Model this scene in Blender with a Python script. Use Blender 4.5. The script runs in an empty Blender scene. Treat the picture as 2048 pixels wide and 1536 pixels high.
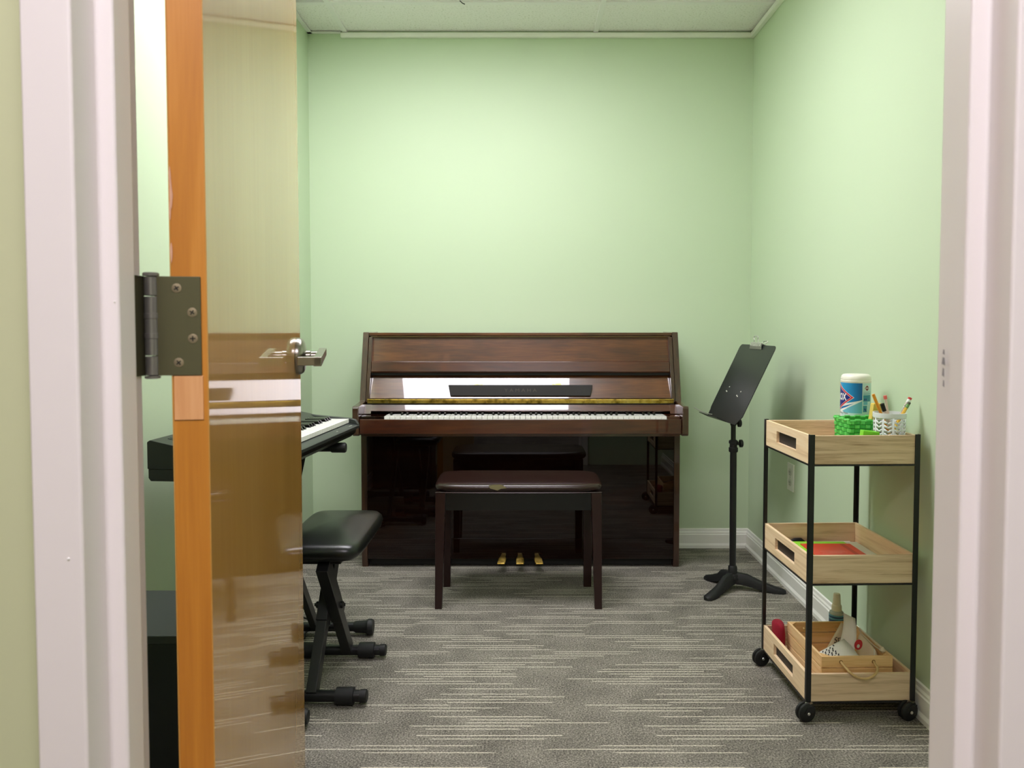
import bpy, bmesh, math, random
from mathutils import Vector, Matrix
random.seed(7)
S = bpy.context.scene
COL = S.collection
sin, cos, pi = math.sin, math.cos, math.pi

# ------------------------------------------------------------------ camera
cd = bpy.data.cameras.new('camera')
cam = bpy.data.objects.new('camera', cd); COL.objects.link(cam)
cam.location = (0, 0, 1.09)
cam.rotation_euler = (math.radians(90 - 2.378), 0, 0)
cd.sensor_width = 36; cd.lens = 1538 / 2048 * 36
cd.shift_x = -17 / 2048; cd.shift_y = -52.1 / 2048
cd.clip_start = 0.02
cd.dof.use_dof = True; cd.dof.focus_distance = 2.4; cd.dof.aperture_fstop = 9.0
S.camera = cam

# ------------------------------------------------------------------ world, exposure, light
w = bpy.data.worlds.new('world'); S.world = w; w.use_nodes = True
w.node_tree.nodes['Background'].inputs[0].default_value = (1, 1, 1, 1)
w.node_tree.nodes['Background'].inputs[1].default_value = 0.0
S.view_settings.view_transform = 'Standard'; S.view_settings.look = 'None'
S.view_settings.gamma = 1; S.view_settings.use_curve_mapping = False
S.view_settings.exposure = 0.0
ROOM_LAMP = 24.8
HALL_LAMP = 25.0
S.cycles.max_bounces = 14; S.cycles.diffuse_bounces = 8; S.cycles.glossy_bounces = 6
S.cycles.use_denoising = True
S.cycles.sample_clamp_indirect = 6

# ------------------------------------------------------------------ materials
def lin(c):
    return tuple(((v/255)/12.92 if v/255 <= .04045 else ((v/255+.055)/1.055)**2.4) for v in c)

def mat(name, rgb, rough=.5, metal=0, coat=0, coat_rough=.03, emit=0, bump=None, alpha=None, trans=0, spec=None):
    m = bpy.data.materials.new(name); m.use_nodes = True
    nt = m.node_tree; b = nt.nodes['Principled BSDF']
    c = lin(rgb)
    b.inputs['Base Color'].default_value = (*c, 1)
    b.inputs['Roughness'].default_value = rough
    b.inputs['Metallic'].default_value = metal
    b.inputs['Coat Weight'].default_value = coat
    b.inputs['Coat Roughness'].default_value = coat_rough
    b.inputs['Transmission Weight'].default_value = trans
    if spec is not None: b.inputs['Specular IOR Level'].default_value = spec
    if emit:
        b.inputs['Emission Color'].default_value = (*c, 1); b.inputs['Emission Strength'].default_value = emit
    if bump:
        sc, st, dist = bump
        n = nt.nodes.new('ShaderNodeTexNoise'); n.inputs['Scale'].default_value = sc; n.inputs['Detail'].default_value = 3
        g = nt.nodes.new('ShaderNodeNewGeometry'); nt.links.new(g.outputs['Position'], n.inputs['Vector'])
        bp = nt.nodes.new('ShaderNodeBump'); bp.inputs['Strength'].default_value = st; bp.inputs['Distance'].default_value = dist
        nt.links.new(n.outputs['Fac'], bp.inputs['Height']); nt.links.new(bp.outputs['Normal'], b.inputs['Normal'])
    return m

def ramp(nt, fac, stops):
    r = nt.nodes.new('ShaderNodeValToRGB'); e = r.color_ramp.elements
    while len(e) < len(stops): e.new(.5)
    for k, (p, c) in enumerate(stops):
        e[k].position = p; e[k].color = (*lin(c), 1)
    nt.links.new(fac, r.inputs[0]); return r.outputs[0]

def wood(name, c1, c2, c3, axis='x', scale=1.0, rough=.45, coat=0, coat_rough=.03, distort=2.5, stretch=12, fine=.35, bump=0):
    """grain running along `axis` (world space), three tones"""
    m = mat(name, c2, rough, coat=coat, coat_rough=coat_rough)
    nt = m.node_tree; b = nt.nodes['Principled BSDF']
    g = nt.nodes.new('ShaderNodeNewGeometry')
    mp = nt.nodes.new('ShaderNodeMapping'); nt.links.new(g.outputs['Position'], mp.inputs['Vector'])
    s = [scale*stretch]*3; s['xyz'.index(axis)] = scale
    mp.inputs['Scale'].default_value = s
    n1 = nt.nodes.new('ShaderNodeTexNoise'); n1.inputs['Scale'].default_value = 1.6; n1.inputs['Detail'].default_value = 4
    n1.inputs['Distortion'].default_value = distort; nt.links.new(mp.outputs[0], n1.inputs['Vector'])
    mp2 = nt.nodes.new('ShaderNodeMapping'); nt.links.new(g.outputs['Position'], mp2.inputs['Vector'])
    s2 = [scale*stretch*14]*3; s2['xyz'.index(axis)] = scale*6; mp2.inputs['Scale'].default_value = s2
    n2 = nt.nodes.new('ShaderNodeTexNoise'); n2.inputs['Scale'].default_value = 1.5; n2.inputs['Detail'].default_value = 2
    nt.links.new(mp2.outputs[0], n2.inputs['Vector'])
    mx = nt.nodes.new('ShaderNodeMix'); mx.inputs[0].default_value = fine
    nt.links.new(n1.outputs['Fac'], mx.inputs[2]); nt.links.new(n2.outputs['Fac'], mx.inputs[3])
    col = ramp(nt, mx.outputs[0], [(.3, c1), (.5, c2), (.7, c3)])
    nt.links.new(col, b.inputs['Base Color'])
    if bump:
        bp = nt.nodes.new('ShaderNodeBump'); bp.inputs['Strength'].default_value = bump; bp.inputs['Distance'].default_value = .001
        nt.links.new(mx.outputs[0], bp.inputs['Height']); nt.links.new(bp.outputs['Normal'], b.inputs['Normal'])
    return m

M = {}
M['wall'] = mat('green_wall_paint', (196, 213, 182), .55, bump=(260, .06, .001))
M['hall_wall'] = mat('hall_green_paint', (198, 202, 164), .6, bump=(260, .06, .001))
M['frame'] = mat('white_frame_enamel', (232, 226, 224), .35, bump=(30, .05, .001))
M['base'] = mat('white_baseboard_paint', (240, 240, 234), .3)
M['white_metal'] = mat('white_ceiling_grid', (240, 236, 240), .5)
M['plenum'] = mat('dark_plenum', (30, 32, 30), .9)
M['lamp'] = mat('lamp_diffuser', (249, 245, 252), .5, emit=ROOM_LAMP)
M['hall_lamp'] = mat('hall_lamp_diffuser', (252, 242, 255), .5, emit=HALL_LAMP)
M['black'] = mat('black_powder_coat', (16, 17, 18), .38)
M['black_matte'] = mat('black_rubber', (14, 15, 15), .6)
M['black_plastic'] = mat('black_plastic', (24, 26, 26), .33, bump=(900, .08, .0005))
M['dark_grey_plastic'] = mat('dark_grey_plastic', (48, 52, 50), .4, bump=(900, .1, .0005))
M['grille'] = mat('grey_button', (120, 128, 122), .5)
M['vinyl'] = mat('black_vinyl', (11, 14, 12), .33, bump=(700, .06, .0006))
M['bench_vinyl'] = mat('brown_vinyl', (40, 23, 20), .25, bump=(900, .06, .0006))
M['tape'] = mat('worn_patch', (92, 84, 46), .55)
M['dark_wood'] = mat('bench_dark_wood', (36, 14, 12), .28)
M['bench_box'] = mat('bench_black_box', (14, 18, 18), .25)
M['steel'] = mat('brushed_steel', (150, 146, 138), .28, metal=1)
M['hinge'] = mat('dull_bronze_steel', (100, 98, 74), .42, metal=.7, bump=(60, .12, .001))
M['hinge_barrel'] = mat('hinge_barrel_steel', (146, 144, 142), .32, metal=.7)
M['screw'] = mat('screw_steel', (150, 138, 112), .5, metal=.8)
M['chrome'] = mat('chrome', (225, 225, 222), .3, metal=.92)
M['dark'] = mat('near_black', (8, 8, 8), .6)
M['ivory'] = mat('white_key', (246, 246, 240), .25, coat=.5)
M['keyblack'] = mat('black_key', (12, 12, 12), .15, coat=.6)
M['keyfront'] = mat('key_front', (196, 190, 160), .4)
M['white_plastic'] = mat('white_plastic', (236, 234, 222), .35)
M['outlet'] = mat('outlet_plastic', (224, 226, 214), .35)
M['outlet_slot'] = mat('outlet_socket', (196, 200, 186), .4)
M['text_silver'] = mat('silver_print', (150, 150, 140), .4)
M['text_dim'] = mat('dim_print', (62, 52, 44), .4)

# brass with tarnish
m = mat('brass', (198, 160, 72), .28, metal=1); nt = m.node_tree
n = nt.nodes.new('ShaderNodeTexNoise'); n.inputs['Scale'].default_value = 34; n.inputs['Detail'].default_value = 4
g = nt.nodes.new('ShaderNodeNewGeometry'); nt.links.new(g.outputs['Position'], n.inputs['Vector'])
nt.links.new(ramp(nt, n.outputs['Fac'], [(.3, (120, 100, 40)), (.5, (205, 172, 84)), (.7, (222, 196, 110))]), nt.nodes['Principled BSDF'].inputs['Base Color'])
M['brass'] = m

PW1, PW2, PW3 = (52, 27, 12), (82, 46, 20), (108, 65, 31)
M['walnut'] = wood('polished_walnut', PW1, PW2, PW3, 'x', 1.2, .3, coat=1, coat_rough=.02, stretch=6, distort=1.5)
M['walnut_z'] = wood('polished_walnut_upright', (42, 23, 13), (60, 35, 20), (76, 47, 28), 'z', 1.2, .3, coat=1, coat_rough=.03, stretch=8)
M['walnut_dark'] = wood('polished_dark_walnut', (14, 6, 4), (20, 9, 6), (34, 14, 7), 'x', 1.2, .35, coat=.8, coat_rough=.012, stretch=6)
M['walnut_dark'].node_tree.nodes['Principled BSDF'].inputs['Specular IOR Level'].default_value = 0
M['walnut_rail'] = wood('polished_red_walnut', (42, 18, 10), (66, 30, 16), (84, 44, 22), 'x', 1.0, .28, coat=1, coat_rough=.025, stretch=8)
M['ledge'] = mat('ledge_black_wood', (9, 7, 6), .5, coat=.15)

M['door_face'] = wood('varnished_birch', (184, 130, 48), (192, 138, 56), (200, 148, 68), 'z', .5, .5, coat=1, coat_rough=.045, stretch=6, distort=.6, fine=.3)
M['door_edge'] = wood('raw_fir_edge', (176, 110, 30), (190, 124, 38), (206, 142, 58), 'z', 1.0, .4, coat=.25, coat_rough=.2, stretch=14, distort=1.2, fine=.2)
M['filler'] = wood('pale_filler_block', (204, 146, 92), (214, 158, 104), (222, 168, 116), 'z', 1.5, .5, stretch=8)
M['chip'] = mat('chipped_varnish', (206, 160, 130), .7)
M['paint_chip'] = mat('chipped_paint', (142, 138, 142), .7)
M['tray_x'] = wood('paulownia_crosswise', (166, 134, 102), (216, 188, 154), (228, 204, 174), 'x', 1.6, .55, stretch=22, distort=1.2, fine=.25)
M['tray_y'] = wood('paulownia_lengthwise', (214, 182, 142), (238, 210, 172), (244, 222, 190), 'y', 1.6, .55, stretch=18, distort=1.5, fine=.25)
M['crate_x'] = wood('pine_crosswise', (214, 172, 114), (228, 188, 130), (238, 202, 150), 'x', 2, .5, stretch=14)
M['crate_y'] = wood('pine_lengthwise', (214, 172, 116), (236, 200, 148), (242, 212, 164), 'y', 2, .5, stretch=14)
M['slotdark'] = mat('slot_dark_liner', (46, 38, 34), .6)
M['panel_highlight'] = mat('painted_edge_highlight', (196, 168, 120), .4)  # tan tone for the painted highlight on the upper panel
M['rope'] = mat('jute_rope', (196, 166, 112), .9, bump=(600, .6, .001))

# ceiling tile: fine pits
m = mat('mineral_tile', (214, 226, 208), .9); nt = m.node_tree; b = nt.nodes['Principled BSDF']
g = nt.nodes.new('ShaderNodeNewGeometry')
v = nt.nodes.new('ShaderNodeTexNoise'); v.inputs['Scale'].default_value = 120; v.inputs['Detail'].default_value = 3
nt.links.new(g.outputs['Position'], v.inputs['Vector'])
nt.links.new(ramp(nt, v.outputs['Fac'], [(.30, (212, 210, 206)), (.42, (242, 238, 240)), (.7, (246, 242, 244))]), b.inputs['Base Color'])
bp = nt.nodes.new('ShaderNodeBump'); bp.inputs['Strength'].default_value = .3; bp.inputs['Distance'].default_value = .002
nt.links.new(v.outputs['Fac'], bp.inputs['Height']); nt.links.new(bp.outputs['Normal'], b.inputs['Normal'])
M['tile'] = m

# carpet: grey-brown loop pile with pale pinstripe dashes along x
m = mat('striped_carpet', (120, 116, 106), .95, spec=.1); nt = m.node_tree; b = nt.nodes['Principled BSDF']; L = nt.links
def node(t): return nt.nodes.new(t)
def mth(op, a, bb=None, c=None):
    q = node('ShaderNodeMath'); q.operation = op
    for i, vv in enumerate((a, bb, c)):
        if vv is None: continue
        if isinstance(vv, (int, float)): q.inputs[i].default_value = vv
        else: L.new(vv, q.inputs[i])
    return q.outputs[0]
def wn(val, seed):
    q = node('ShaderNodeTexWhiteNoise'); q.noise_dimensions = '1D'; L.new(mth('ADD', val, seed), q.inputs['W']); return q.outputs['Value']
g = node('ShaderNodeNewGeometry'); sp = node('ShaderNodeSeparateXYZ'); L.new(g.outputs['Position'], sp.inputs[0])
X, Y = sp.outputs[0], sp.outputs[1]
wob = node('ShaderNodeTexNoise'); wob.inputs['Scale'].default_value = 60; L.new(g.outputs['Position'], wob.inputs['Vector'])
Yw = mth('ADD', Y, mth('MULTIPLY', mth('SUBTRACT', wob.outputs['Fac'], .5), .0022))
row = mth('FLOOR', mth('DIVIDE', Yw, .0165)); fr = mth('FRACT', mth('DIVIDE', Yw, .0165))
grp = mth('FLOOR', mth('DIVIDE', Yw, .0825))
dn = node('ShaderNodeTexNoise'); dn.noise_dimensions = '1D'; dn.inputs['Scale'].default_value = 5.0; dn.inputs['Detail'].default_value = 3; L.new(Yw, dn.inputs['W'])
drift = dn.outputs['Fac']
off = mth('ADD', mth('MULTIPLY', wn(row, .37), .34), mth('MULTIPLY', drift, 2.6))
ph = mth('FRACT', mth('ADD', mth('DIVIDE', X, .64), off))
duty = mth('ADD', mth('MULTIPLY', wn(row, 9.7), .26), .36)
on = mth('MULTIPLY', mth('LESS_THAN', ph, duty), mth('GREATER_THAN', wn(row, 3.3), .22))
lnw = mth('LESS_THAN', mth('ABSOLUTE', mth('SUBTRACT', fr, .5)), .10)
line = mth('MULTIPLY', on, lnw)
n1 = node('ShaderNodeTexNoise'); n1.inputs['Scale'].default_value = 210; n1.inputs['Detail'].default_value = 2; L.new(g.outputs['Position'], n1.inputs['Vector'])
n2 = node('ShaderNodeTexNoise'); n2.inputs['Scale'].default_value = 9; n2.inputs['Detail'].default_value = 3; L.new(g.outputs['Position'], n2.inputs['Vector'])
mx = node('ShaderNodeMix'); mx.inputs[0].default_value = .22; L.new(n1.outputs['Fac'], mx.inputs[2]); L.new(n2.outputs['Fac'], mx.inputs[3])
basec = ramp(nt, mx.outputs[0], [(.34, (74, 72, 66)), (.5, (117, 113, 104)), (.66, (158, 153, 142))])
linec = ramp(nt, n1.outputs['Fac'], [(.3, (170, 164, 148)), (.5, (204, 198, 180)), (.7, (222, 216, 200))])
cm = node('ShaderNodeMix'); cm.data_type = 'RGBA'; L.new(line, cm.inputs[0]); L.new(basec, cm.inputs[6]); L.new(linec, cm.inputs[7])
L.new(cm.outputs[2], b.inputs['Base Color'])
bp = node('ShaderNodeBump'); bp.inputs['Strength'].default_value = .5; bp.inputs['Distance'].default_value = .003
L.new(n1.outputs['Fac'], bp.inputs['Height']); L.new(bp.outputs['Normal'], b.inputs['Normal'])
M['carpet'] = m

# ------------------------------------------------------------------ mesh helpers
class MB:
    def __init__(s, xf=None): s.v = []; s.f = []; s.m = []; s.xf = xf; s.cur = 0
    def add(s, vs, fs):
        o = len(s.v)
        for p in vs:
            p = Vector(p); s.v.append(s.xf @ p if s.xf else p)
        for f in fs: s.f.append([i+o for i in f]); s.m.append(s.cur)
        return s
    def box(s, x0, x1, y0, y1, z0, z1):
        if x0 > x1: x0, x1 = x1, x0
        if y0 > y1: y0, y1 = y1, y0
        if z0 > z1: z0, z1 = z1, z0
        return s.add([(x0,y0,z0),(x1,y0,z0),(x1,y1,z0),(x0,y1,z0),(x0,y0,z1),(x1,y0,z1),(x1,y1,z1),(x0,y1,z1)],
              [(0,3,2,1),(4,5,6,7),(0,1,5,4),(1,2,6,5),(2,3,7,6),(3,0,4,7)])
    def hexa(s, p):  # 8 points ordered like box
        return s.add(p, [(0,3,2,1),(4,5,6,7),(0,1,5,4),(1,2,6,5),(2,3,7,6),(3,0,4,7)])
    def prism(s, pts, axis, a, b):
        """2D outline extruded along axis; outline coordinates are the other two axes in order"""
        n = len(pts)
        def mk(p, t):
            q = list(p); q.insert('xyz'.index(axis), t); return q
        vs = [mk(p, a) for p in pts] + [mk(p, b) for p in pts]
        fs = [list(range(n))[::-1], list(range(n, 2*n))] + [(i, (i+1) % n, n+(i+1) % n, n+i) for i in range(n)]
        return s.add(vs, fs)
    def tube(s, pts, r, n=12, closed_ends=True):
        pts = [Vector(p) for p in pts]; rings = []
        rr = r if isinstance(r, (list, tuple)) else [r]*len(pts)
        up = None
        for i, p in enumerate(pts):
            d = (pts[min(i+1, len(pts)-1)] - pts[max(i-1, 0)]).normalized()
            if up is None:
                up = Vector((0,0,1)) if abs(d.z) < .9 else Vector((1,0,0))
            a = d.cross(up).normalized(); u = a.cross(d).normalized(); up = u
            rings.append([p + (a*cos(2*pi*k/n) + u*sin(2*pi*k/n))*rr[i] for k in range(n)])
        vs = [q for r_ in rings for q in r_]; fs = []
        for i in range(len(pts)-1):
            for k in range(n):
                fs.append((i*n+k, i*n+(k+1) % n, (i+1)*n+(k+1) % n, (i+1)*n+k))
        if closed_ends: fs += [list(range(n))[::-1], list(range((len(pts)-1)*n, len(pts)*n))]
        return s.add(vs, fs)
    def lathe(s, prof, c, n=32, axis='z'):
        """profile of (radius, height)"""
        vs = []; fs = []
        for r, h in prof:
            for k in range(n):
                a = 2*pi*k/n
                q = {'z': (c[0]+r*cos(a), c[1]+r*sin(a), c[2]+h), 'y': (c[0]+r*cos(a), c[1]+h, c[2]+r*sin(a)), 'x': (c[0]+h, c[1]+r*cos(a), c[2]+r*sin(a))}[axis]
                vs.append(q)
        for i in range(len(prof)-1):
            for k in range(n): fs.append((i*n+k, i*n+(k+1) % n, (i+1)*n+(k+1) % n, (i+1)*n+k))
        fs += [list(range(n))[::-1], list(range((len(prof)-1)*n, len(prof)*n))]
        return s.add(vs, fs)

ROOTLOC = {}
def build(name, mb, m, parent=None, bevel=0, seg=2, solidify=0, subsurf=0, smooth=35, kind=None, label=None):
    off = Vector((0,0,0))
    if parent is not None:
        off = ROOTLOC[parent.name]
    me = bpy.data.meshes.new(name)
    me.from_pydata([tuple(v-off) for v in mb.v], [], mb.f)
    mats = m if isinstance(m, (list, tuple)) else [m]
    for q in mats: me.materials.append(q)
    if len(mats) > 1: me.polygons.foreach_set('material_index', mb.m)
    bm = bmesh.new(); bm.from_mesh(me); bmesh.ops.recalc_face_normals(bm, faces=bm.faces); bm.to_mesh(me); bm.free()
    me.polygons.foreach_set('use_smooth', [True]*len(me.polygons))
    me.set_sharp_from_angle(angle=math.radians(smooth))
    o = bpy.data.objects.new(name, me); COL.objects.link(o)
    if parent is not None: o.parent = parent
    ROOTLOC[o.name] = off
    if solidify:
        q = o.modifiers.new('solid', 'SOLIDIFY'); q.thickness = solidify; q.offset = 0
    if bevel:
        q = o.modifiers.new('bevel', 'BEVEL'); q.width = bevel; q.segments = seg; q.limit_method = 'ANGLE'; q.angle_limit = math.radians(40); q.harden_normals = True
    if subsurf:
        q = o.modifiers.new('sub', 'SUBSURF'); q.levels = subsurf; q.render_levels = subsurf
    if kind: o['kind'] = kind
    if label: o['label'] = label
    return o
def struct(name, mb, m, **k): return build(name, mb, m, kind='structure', **k)
def tag(o, label, cat, group=None):
    o['label'] = label; o['category'] = cat
    if group: o['group'] = group
    return o
def thing(name, loc, label=None, cat=None, group=None, kind=None):
    o = bpy.data.objects.new(name, None); COL.objects.link(o); o.location = loc; o.empty_display_size = .05
    ROOTLOC[o.name] = Vector(loc)
    if label: tag(o, label, cat, group)
    if kind: o['kind'] = kind
    return o
def box(x0, x1, y0, y1, z0, z1, xf=None): return MB(xf).box(x0, x1, y0, y1, z0, z1)
def text_mesh(s, size, bold=0.0, shear=0):
    c = bpy.data.curves.new('t', 'FONT'); c.body = s; c.size = size; c.align_x = 'CENTER'; c.align_y = 'CENTER'
    c.offset = bold; c.shear = shear; c.resolution_u = 3
    o = bpy.data.objects.new('t', c); COL.objects.link(o)
    dg = bpy.context.evaluated_depsgraph_get()
    me = bpy.data.meshes.new_from_object(o.evaluated_get(dg))
    vs = [tuple(v.co) for v in me.vertices]; fs = [tuple(p.vertices) for p in me.polygons]
    bpy.data.objects.remove(o); bpy.data.curves.remove(c); bpy.data.meshes.remove(me)
    return vs, fs
def flat_text(s, size, fn, bold=0, sx=1, shear=0, xf=None):
    vs, fs = text_mesh(s, size, bold, shear)
    return MB(xf).add([fn(x*sx, y) for x, y, z in vs], fs)

# ------------------------------------------------------------------ room shell
XL, XR, YB, ZC = -1.02, 1.12, 3.75, 2.494
YW0, YW1 = .79, .85            # partition the photographer looks through
struct('floor', box(-3, 3, -1.6, YB+.05, -.05, 0), M['carpet'])
struct('wall_back', box(XL-.1, XR+.1, YB, YB+.1, 0, ZC+.25), M['wall'])
struct('wall_left', box(XL-.1, XL, YW1, YB, 0, ZC+.25), M['wall'])
struct('wall_right', box(XR, XR+.1, YW1, YB, 0, ZC+.25), M['wall'])
def front_wall(y0, y1):
    mb = MB(); mb.box(-3, -.479, y0, y1, 0, ZC+.25); mb.box(.525, 3, y0, y1, 0, ZC+.25); mb.box(-.479, .525, y0, y1, 2.17, ZC+.25); return mb
struct('wall_front', front_wall(.82, YW1), M['wall'])
struct('wall_hall', front_wall(YW0, .82), M['hall_wall'])
struct('wall_hall_opposite', box(-3, 3, -1.7, -1.6, 0, ZC), M['hall_wall'])
struct('wall_hall_left', box(-3.1, -3, -1.7, .85, 0, ZC), M['hall_wall'])
struct('wall_hall_right', box(3, 3.1, -1.7, .85, 0, ZC), M['hall_wall'])
struct('ceiling_hall', box(-3, 3, -1.6, .79, ZC, ZC+.05), M['tile'])

# suspended ceiling: slab above, T-bars, tiles
ceil = struct('ceiling', box(XL-.1, XR+.1, .8, YB+.1, ZC+.2, ZC+.25), M['plenum'])
GX = [-.84, .36]; GY = [1.00, 1.61, 2.22-.03, 2.80, 3.41]
GY = [.97, 1.58, 2.19, 2.80, 3.41]
for gx in GX: build('ceiling_bar', box(gx-.012, gx+.012, YW1, YB, ZC-.001, ZC+.03), M['white_metal'], ceil, bevel=.0015)
for gy in GY: build('ceiling_bar', box(XL, XR, gy-.012, gy+.012, ZC-.0012, ZC+.028), M['white_metal'], ceil, bevel=.0015)
xs = [XL, -.84, .36, XR]; ys = [YW1]+GY+[YB]
for i in range(3):
    for j in range(len(ys)-1):
        if i == 1 and j == 3: continue   # the lamp sits in this opening
        y1_ = ys[j+1]-.003
        if i == 0 and j == 4: y1_ -= .022  # short-cut tile: dark slot beside the bar
        tmb = box(xs[i]+.003, xs[i+1]-.003, ys[j]+.003, y1_, ZC+.006, ZC+.022)
        build('ceiling_tile', tmb, M['tile'], ceil, bevel=.002)
# wall angle of the ceiling and the raceway strip
struct('trim_1', box(-.86, XR, YB-.022, YB, ZC-.026, ZC-.004), M['base'], bevel=.003)
struct('trim_2', box(XR-.022, XR, YW1, YB-.022, ZC-.026, ZC-.004), M['base'], bevel=.003)
wa = MB(); wa.box(XL, XL+.02, YW1, YB, ZC-.003, ZC); wa.box(XL, -.86, YB-.02, YB, ZC-.003, ZC)
struct('trim_3', wa, M['white_metal'])

# ceiling lamps
lampo = thing('ceiling_lamp', (-.24, 2.495, ZC), 'rectangular recessed ceiling light panel above the room, seen mirrored in the piano', 'ceiling light')
fm = MB()
for a in ((-.828, .348, 2.202, 2.222), (-.828, .348, 2.768, 2.788), (-.828, -.826, 2.222, 2.768), (.342, .348, 2.222, 2.768)): fm.box(*a, ZC, ZC+.05)
build('frame', fm, M['white_metal'], lampo, bevel=.002)
build('diffuser', box(-.826, .342, 2.222, 2.768, ZC+.006, ZC+.012), M['lamp'], lampo)
hl = thing('hall_ceiling_lamp', (0, -.4, ZC), 'square ceiling light panel in the hallway outside the doorway', 'ceiling light')
hm = MB()
for a in ((-.6, .6, -.71, -.69), (-.6, .6, -.11, -.09), (-.6, -.58, -.69, -.11), (.58, .6, -.69, -.11)): hm.box(*a, ZC-.012, ZC)
build('frame', hm, M['white_metal'], hl)
build('diffuser', box(-.58, .58, -.69, -.11, ZC-.008, ZC-.002), M['hall_lamp'], hl)
# small dark wire end at the ceiling grid
tag(build('ceiling_wire', MB().tube([(-.262, 3.38, ZC-.001), (-.250, 3.375, ZC-.014), (-.240, 3.37, ZC-.020)], .0022, 6), M['dark']),
    'short dark wire end curling out of the ceiling grid', 'wire')

# baseboards: profiled
BP = [(0, 0), (.018, 0), (.018, .014), (.015, .020), (.013, .024), (.013, .066), (.010, .070), (.010, .076), (.006, .082), (.005, .092), (0, .095)]
def baseboard(name, axis, wall, sgn, a, b):
    mb = MB(); n = len(BP)
    if axis == 'x': mb.prism([(wall+sgn*d, z) for d, z in BP], 'x', a, b)
    else: mb.prism([(wall+sgn*d, z) for d, z in BP], 'y', a, b)
    return struct(name, mb, M['base'], smooth=25)
baseboard('baseboard_back', 'x', YB, -1, XL, XR)
baseboard('baseboard_right', 'y', XR, -1, YW1, YB)
baseboard('baseboard_left', 'y', XL, 1, YW1, YB)

# painted steel door frame (both jambs and head as one)
def jamb_profile(side):
    """(x, y) outline of the frame section, side -1 left / +1 right"""
    xr = -.433 if side < 0 else .479
    s = side
    return [(xr+s*.050, .792), (xr+s*.050, .752), (xr, .752), (xr, .796), (xr-s*(.018 if s < 0 else .020), .796), (xr-s*(.018 if s < 0 else .020), .832 if s < 0 else .848), (xr, .832 if s < 0 else .848), (xr, .880), (xr+s*.050, .880), (xr+s*.050, .849), (xr+s*.03, .849), (xr+s*.03, .792)]
fr_o = thing('door_frame', (0, .8, 0), kind='structure')
build('jamb', MB().prism(jamb_profile(-1), 'z', 0, 2.13), M['frame'], fr_o, bevel=.0035, seg=3)
jr = build('jamb', MB().prism(jamb_profile(1), 'z', 0, 2.13), M['frame'], fr_o, bevel=.0035, seg=3)
hd = MB(); hd.prism([(.792, 2.18), (.752, 2.18), (.752, 2.13), (.796, 2.13), (.796, 2.108), (.838, 2.108), (.838, 2.13), (.88, 2.13), (.88, 2.18), (.849, 2.18), (.849, 2.16), (.792, 2.16)], 'x', -.483, .529)
build('head', hd, M['frame'], fr_o, bevel=.003)
cm_ = MB()   # chipped paint on the right stop
for (yy, z, w_, h_) in ((.829, 1.062, .0022, .006), (.829, 1.052, .0035, .009), (.829, 1.040, .0025, .010), (.828, 1.028, .0018, .008)):
    k = [(.4566, yy-w_+.0012*random.random(), z-h_/2), (.4566, yy+w_, z-h_/3), (.4566, yy+w_*.6, z+h_/2), (.4566, yy-w_*.5, z+h_*.4)]
    cm_.add(k, [(0, 1, 2, 3)])
build('paint_chip', cm_, M['paint_chip'], fr_o, label='small grey scuffs where paint has chipped')
k = MB(); k.lathe([(.0005, -.001), (.0016, 0), (.0004, .001)], (-.447, .7515, .86), 8, 'y')
k.lathe([(.0004, -.001), (.0010, 0), (.0004, .001)], (-.419, .7955, 1.115), 8, 'y'); build('paint_chip', k, M['base'], fr_o)

# ------------------------------------------------------------------ the open door (swung 99.5 degrees into the room)
B0 = Vector((-.4027, .886, 0)); dv = Vector((-.1653, .9862, 0)); nv = Vector((.9862, .1653, 0))
# local door frame: x = along width, y = through thickness (0 = edge facing left, .0405 = face seen), z up
DX = Matrix(((dv.x, nv.x, 0, B0.x), (dv.y, nv.y, 0, B0.y), (0, 0, 1, 0), (0, 0, 0, 1)))
TH = .0405; DW = .912
door = thing('door_1', (B0.x, B0.y, 0), kind='structure')
build('door_core', box(.0012, DW-.0012, .0015, TH-.0015, .012, 2.10, DX), M['door_edge'], door)
build('door_skin', box(.0, DW, TH-.0016, TH, .012, 2.10, DX), M['door_face'], door, bevel=.0006)
build('door_skin', box(.0, DW, 0, .0016, .012, 2.10, DX), M['door_face'], door, bevel=.0006)
# filler block let into the edge under the hinge
build('filler_block', box(-.0004, .010, .0022, TH-.006, .981, 1.0325, DX), M['filler'], door, bevel=.0008)
cm2 = MB(DX)
def blob(yy, z, w_, h_, n=9):
    pts = [(-.0003, yy+w_*cos(2*pi*i/n)*(.6+.5*random.random()), z+h_*sin(2*pi*i/n)*(.7+.4*random.random())) for i in range(n)]
    cm2.add(pts, [list(range(n))])
blob(.0020, 1.262, .0014, .013); blob(.0030, 1.240, .0019, .019); blob(.0018, 1.222, .0011, .012); blob(.0022, 1.175, .0014, .012)
cm2.cur = 0
build('varnish_chip', cm2, M['chip'], door, label='pale chips along the door edge')
# hinge
hz = 1.090; hh = .057
hg = thing('hinge_dummy', (B0.x, B0.y, 0)); bpy.data.objects.remove(hg)
PX, PY = -.4235, .884
leaf = MB(); leaf.box(-.026, .0335, -.0022, .0002, hz-hh, hz+hh, Matrix(((nv.x, dv.x, 0, B0.x), (nv.y, dv.y, 0, B0.y), (0,0,1,0), (0,0,0,1))))if False else None
NX = Matrix(((nv.x, dv.x, 0, B0.x), (nv.y, dv.y, 0, B0.y), (0, 0, 1, 0), (0, 0, 0, 1)))   # x across edge, y into the door
leaf = MB(NX)
leaf.box(-.0165, .0335, -.0014, .0008, hz-hh, hz+hh)
hinge = build('hinge', leaf, M['hinge'], door, bevel=.0006, label='dull steel butt hinge leaf with four screws')
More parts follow.
